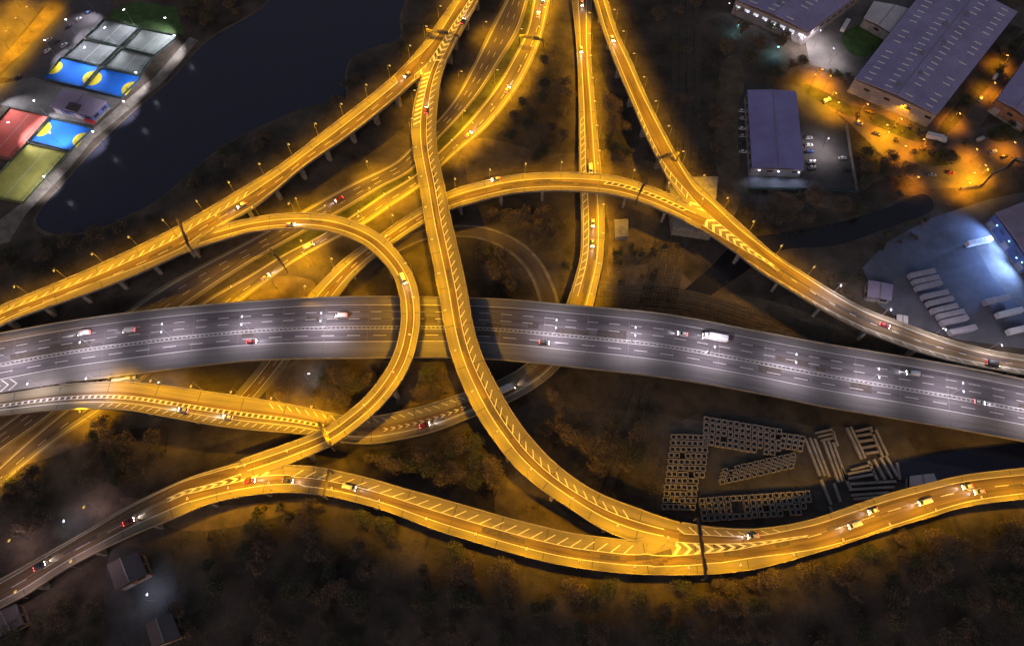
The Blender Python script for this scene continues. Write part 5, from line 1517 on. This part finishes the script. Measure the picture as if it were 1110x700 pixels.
wood([(70, 262), (180, 226), (240, 172), (300, 142), (370, 116), (380, 90), (440, 50), (440, 60), (330, 138), (180, 238), (20, 310), (0, 300), (0, 280)], 19, 'dark tree on the bank between lake and left viaduct', 'trees between lake and left viaduct')
wood([(510, 225), (610, 215), (615, 320), (600, 270), (560, 250)], 10, 'dark tree right of the flyover above the motorway', 'trees right of the flyover')
wood([(530, 270), (575, 300), (580, 320), (525, 318)], 5, 'dark tree inside the dim curved lane', 'trees inside the curved lane')
wood([(560, 420), (690, 440), (700, 540), (640, 520), (590, 480)], 16, 'dark tree between the flyover and the storage yard', 'trees between flyover and storage yard')
wood([(1000, 160), (1034, 166), (1040, 176), (1008, 180), (990, 172)], 4, 'amber lit tree on the island at the foot of the estate street', 'trees on the estate island', gap=3.0, smin=0.5, smax=0.75)
wood([(1070, 138), (1112, 130), (1114, 146), (1080, 154)], 4, 'amber lit tree at the right end of the estate', 'trees at the right end of the estate', gap=3.0, smin=0.5, smax=0.75)
wood([(1022, 132), (1098, 44), (1108, 50), (1034, 142)], 9, 'tree along the lane right of the largest warehouse', 'trees along the estate lane', gap=3.5, smin=0.5, smax=0.75)
wood([(925, 140), (960, 175), (990, 205), (930, 206)], 9, 'green tree left of the amber lit street', 'trees by the amber street')
wood([(800, 10), (860, 48), (880, 66), (830, 90), (790, 60)], 10, 'dark tree below the top warehouse', 'trees below the top warehouse')
wood([(205, 0), (290, -5), (270, 14), (228, 36), (200, 30)], 8, 'dark tree at the top corner of the lake', 'trees at the top of the lake')
wood([(0, 660), (60, 640), (110, 610), (110, 720), (0, 720)], 12, 'dark tree in the bottom left corner', 'trees in the bottom left corner')
wood([(885, 72), (925, 84), (920, 92), (890, 84)], 7, 'amber lit bush below the round lawn', 'bushes below the lawn', 'bush', 0.9, 1.4, 1.6)
wood([(1010, 132), (1060, 140), (1050, 165), (990, 172), (960, 150)], 9, 'amber lit bush on the island in the estate street', 'bushes in the estate street', 'bush', 0.8, 1.4, 1.8)
wood([(935, 118), (1000, 140), (985, 148), (930, 125)], 8, 'amber lit bush along the front of the largest warehouse', 'bushes before the largest warehouse', 'bush', 0.8, 1.2, 1.6)
wood([(870, 290), (935, 300), (940, 330), (900, 312)], 12, 'dark bush between the right ramp and the low grey shed', 'bushes by the low shed', 'bush', 0.8, 1.4, 1.8)
wood([(660, 270), (735, 260), (760, 300), (670, 318)], 14, 'brown bush between north slip road and right ramp', 'bushes between the ramps', 'bush', 0.8, 1.5, 1.8)
wood([(215, 545), (330, 545), (330, 560), (210, 585)], 10, 'orange lit bush below the left bend of the lower viaduct', 'bushes below the lower viaduct', 'bush', 0.8, 1.5, 1.8)
wood([(960, 248), (1010, 236), (1000, 262), (950, 275)], 10, 'grey bush at the top of the trailer yard', 'bushes at the trailer yard', 'bush', 0.7, 1.2, 1.8)

# undergrowth: uncountable scrub over the waste ground
def scrub():
    regs = [([(330, 552), (470, 590), (640, 630), (760, 640), (980, 585), (1130, 556), (1130, 730), (-20, 730), (-20, 670), (150, 585)], 15000),
            ([(395, 488), (505, 462), (560, 540), (470, 520)], 1300), ([(60, 470), (220, 470), (100, 560), (0, 600), (0, 520)], 2400),
            ([(300, 394), (430, 392), (400, 430), (350, 450)], 1200), ([(440, 392), (505, 392), (530, 428), (440, 445)], 900),
            ([(600, 20), (622, 60), (624, 180), (500, 190), (560, 120)], 2600), ([(650, 40), (760, 40), (800, 230), (660, 300)], 4200),
            ([(780, 200), (1000, 212), (860, 260), (820, 250)], 2600), ([(20, 300), (60, 262), (180, 230), (300, 146), (440, 60), (300, 175), (100, 285)], 3000),
            ([(500, 220), (620, 212), (615, 325), (520, 322)], 2600), ([(560, 420), (720, 440), (715, 560), (640, 520)], 3000), ([(150, 300), (260, 262), (330, 205), (440, 130), (440, 160), (150, 322)], 2400),
            ([(760, 300), (950, 335), (940, 370), (840, 352)], 1800), ([(540, 560), (545, 505), (690, 583), (620, 575)], 600), ([(690, 0), (790, 0), (780, 200), (730, 140)], 2600), ([(925, 140), (1000, 205), (930, 206)], 900)]
    mb = MB()
    for poly, n in regs:
        xs = [p[0] for p in poly]; ys = [p[1] for p in poly]
        k = 0; t = 0; n = int(n * 1.7)
        while k < n and t < n * 6:
            t += 1
            x, y = random.uniform(min(xs), max(xs)), random.uniform(min(ys), max(ys))
            if not in_poly(x, y, poly): continue
            if math.sin(x * 0.11 + math.sin(y * 0.07) * 2) + math.sin(y * 0.13 + x * 0.03) < random.uniform(-1.6, 0.9): continue
            p = at(x, y, 0)
            if t % 1 == 0 and on_fast(p.x, p.y): continue
            k += 1
            s = random.uniform(0.14, 0.36)
            c = Vector((p.x, p.y, random.uniform(0.1, 0.9)))
            u = Vector((random.gauss(0, 1), random.gauss(0, 1), random.gauss(0, .6))).normalized(); v = u.cross(Vector((random.gauss(0, 1), random.gauss(0, 1), random.gauss(0, 1)))).normalized()
            mb.face([c - u * s, c - v * s * .6, c + u * s, c + v * s * .6])
    tag(mb.build('undergrowth', M['scrub']), 'low tangled scrub covering the waste ground around the roads', 'undergrowth', kind='stuff')
# coarse occupancy grid of the road corridors so the scrub test is quick
GX0, GY0, GS = -400.0, -200.0, 2.0
OCC = np.zeros((420, 340), bool)
for key, c, hw, z in CORRIDORS:
    for i in range(len(c)):
        rr = hw[i] + 1.0
        x0, x1 = int((c[i, 0] - rr - GX0) / GS), int((c[i, 0] + rr - GX0) / GS) + 1
        y0, y1 = int((c[i, 1] - rr - GY0) / GS), int((c[i, 1] + rr - GY0) / GS) + 1
        OCC[max(0, x0):max(0, x1), max(0, y0):max(0, y1)] = True
def on_fast(x, y):
    i, j = int((x - GX0) / GS), int((y - GY0) / GS)
    return 0 <= i < 420 and 0 <= j < 340 and OCC[i, j]
scrub()

# drop any proto of a kind that never found a place
for P_, U_ in ((TP, TUSED), (BP, BUSED)):
    for o, u in zip(P_, U_):
        if not u:
            for ch in list(o.children): bpy.data.objects.remove(ch)
            bpy.data.objects.remove(o)
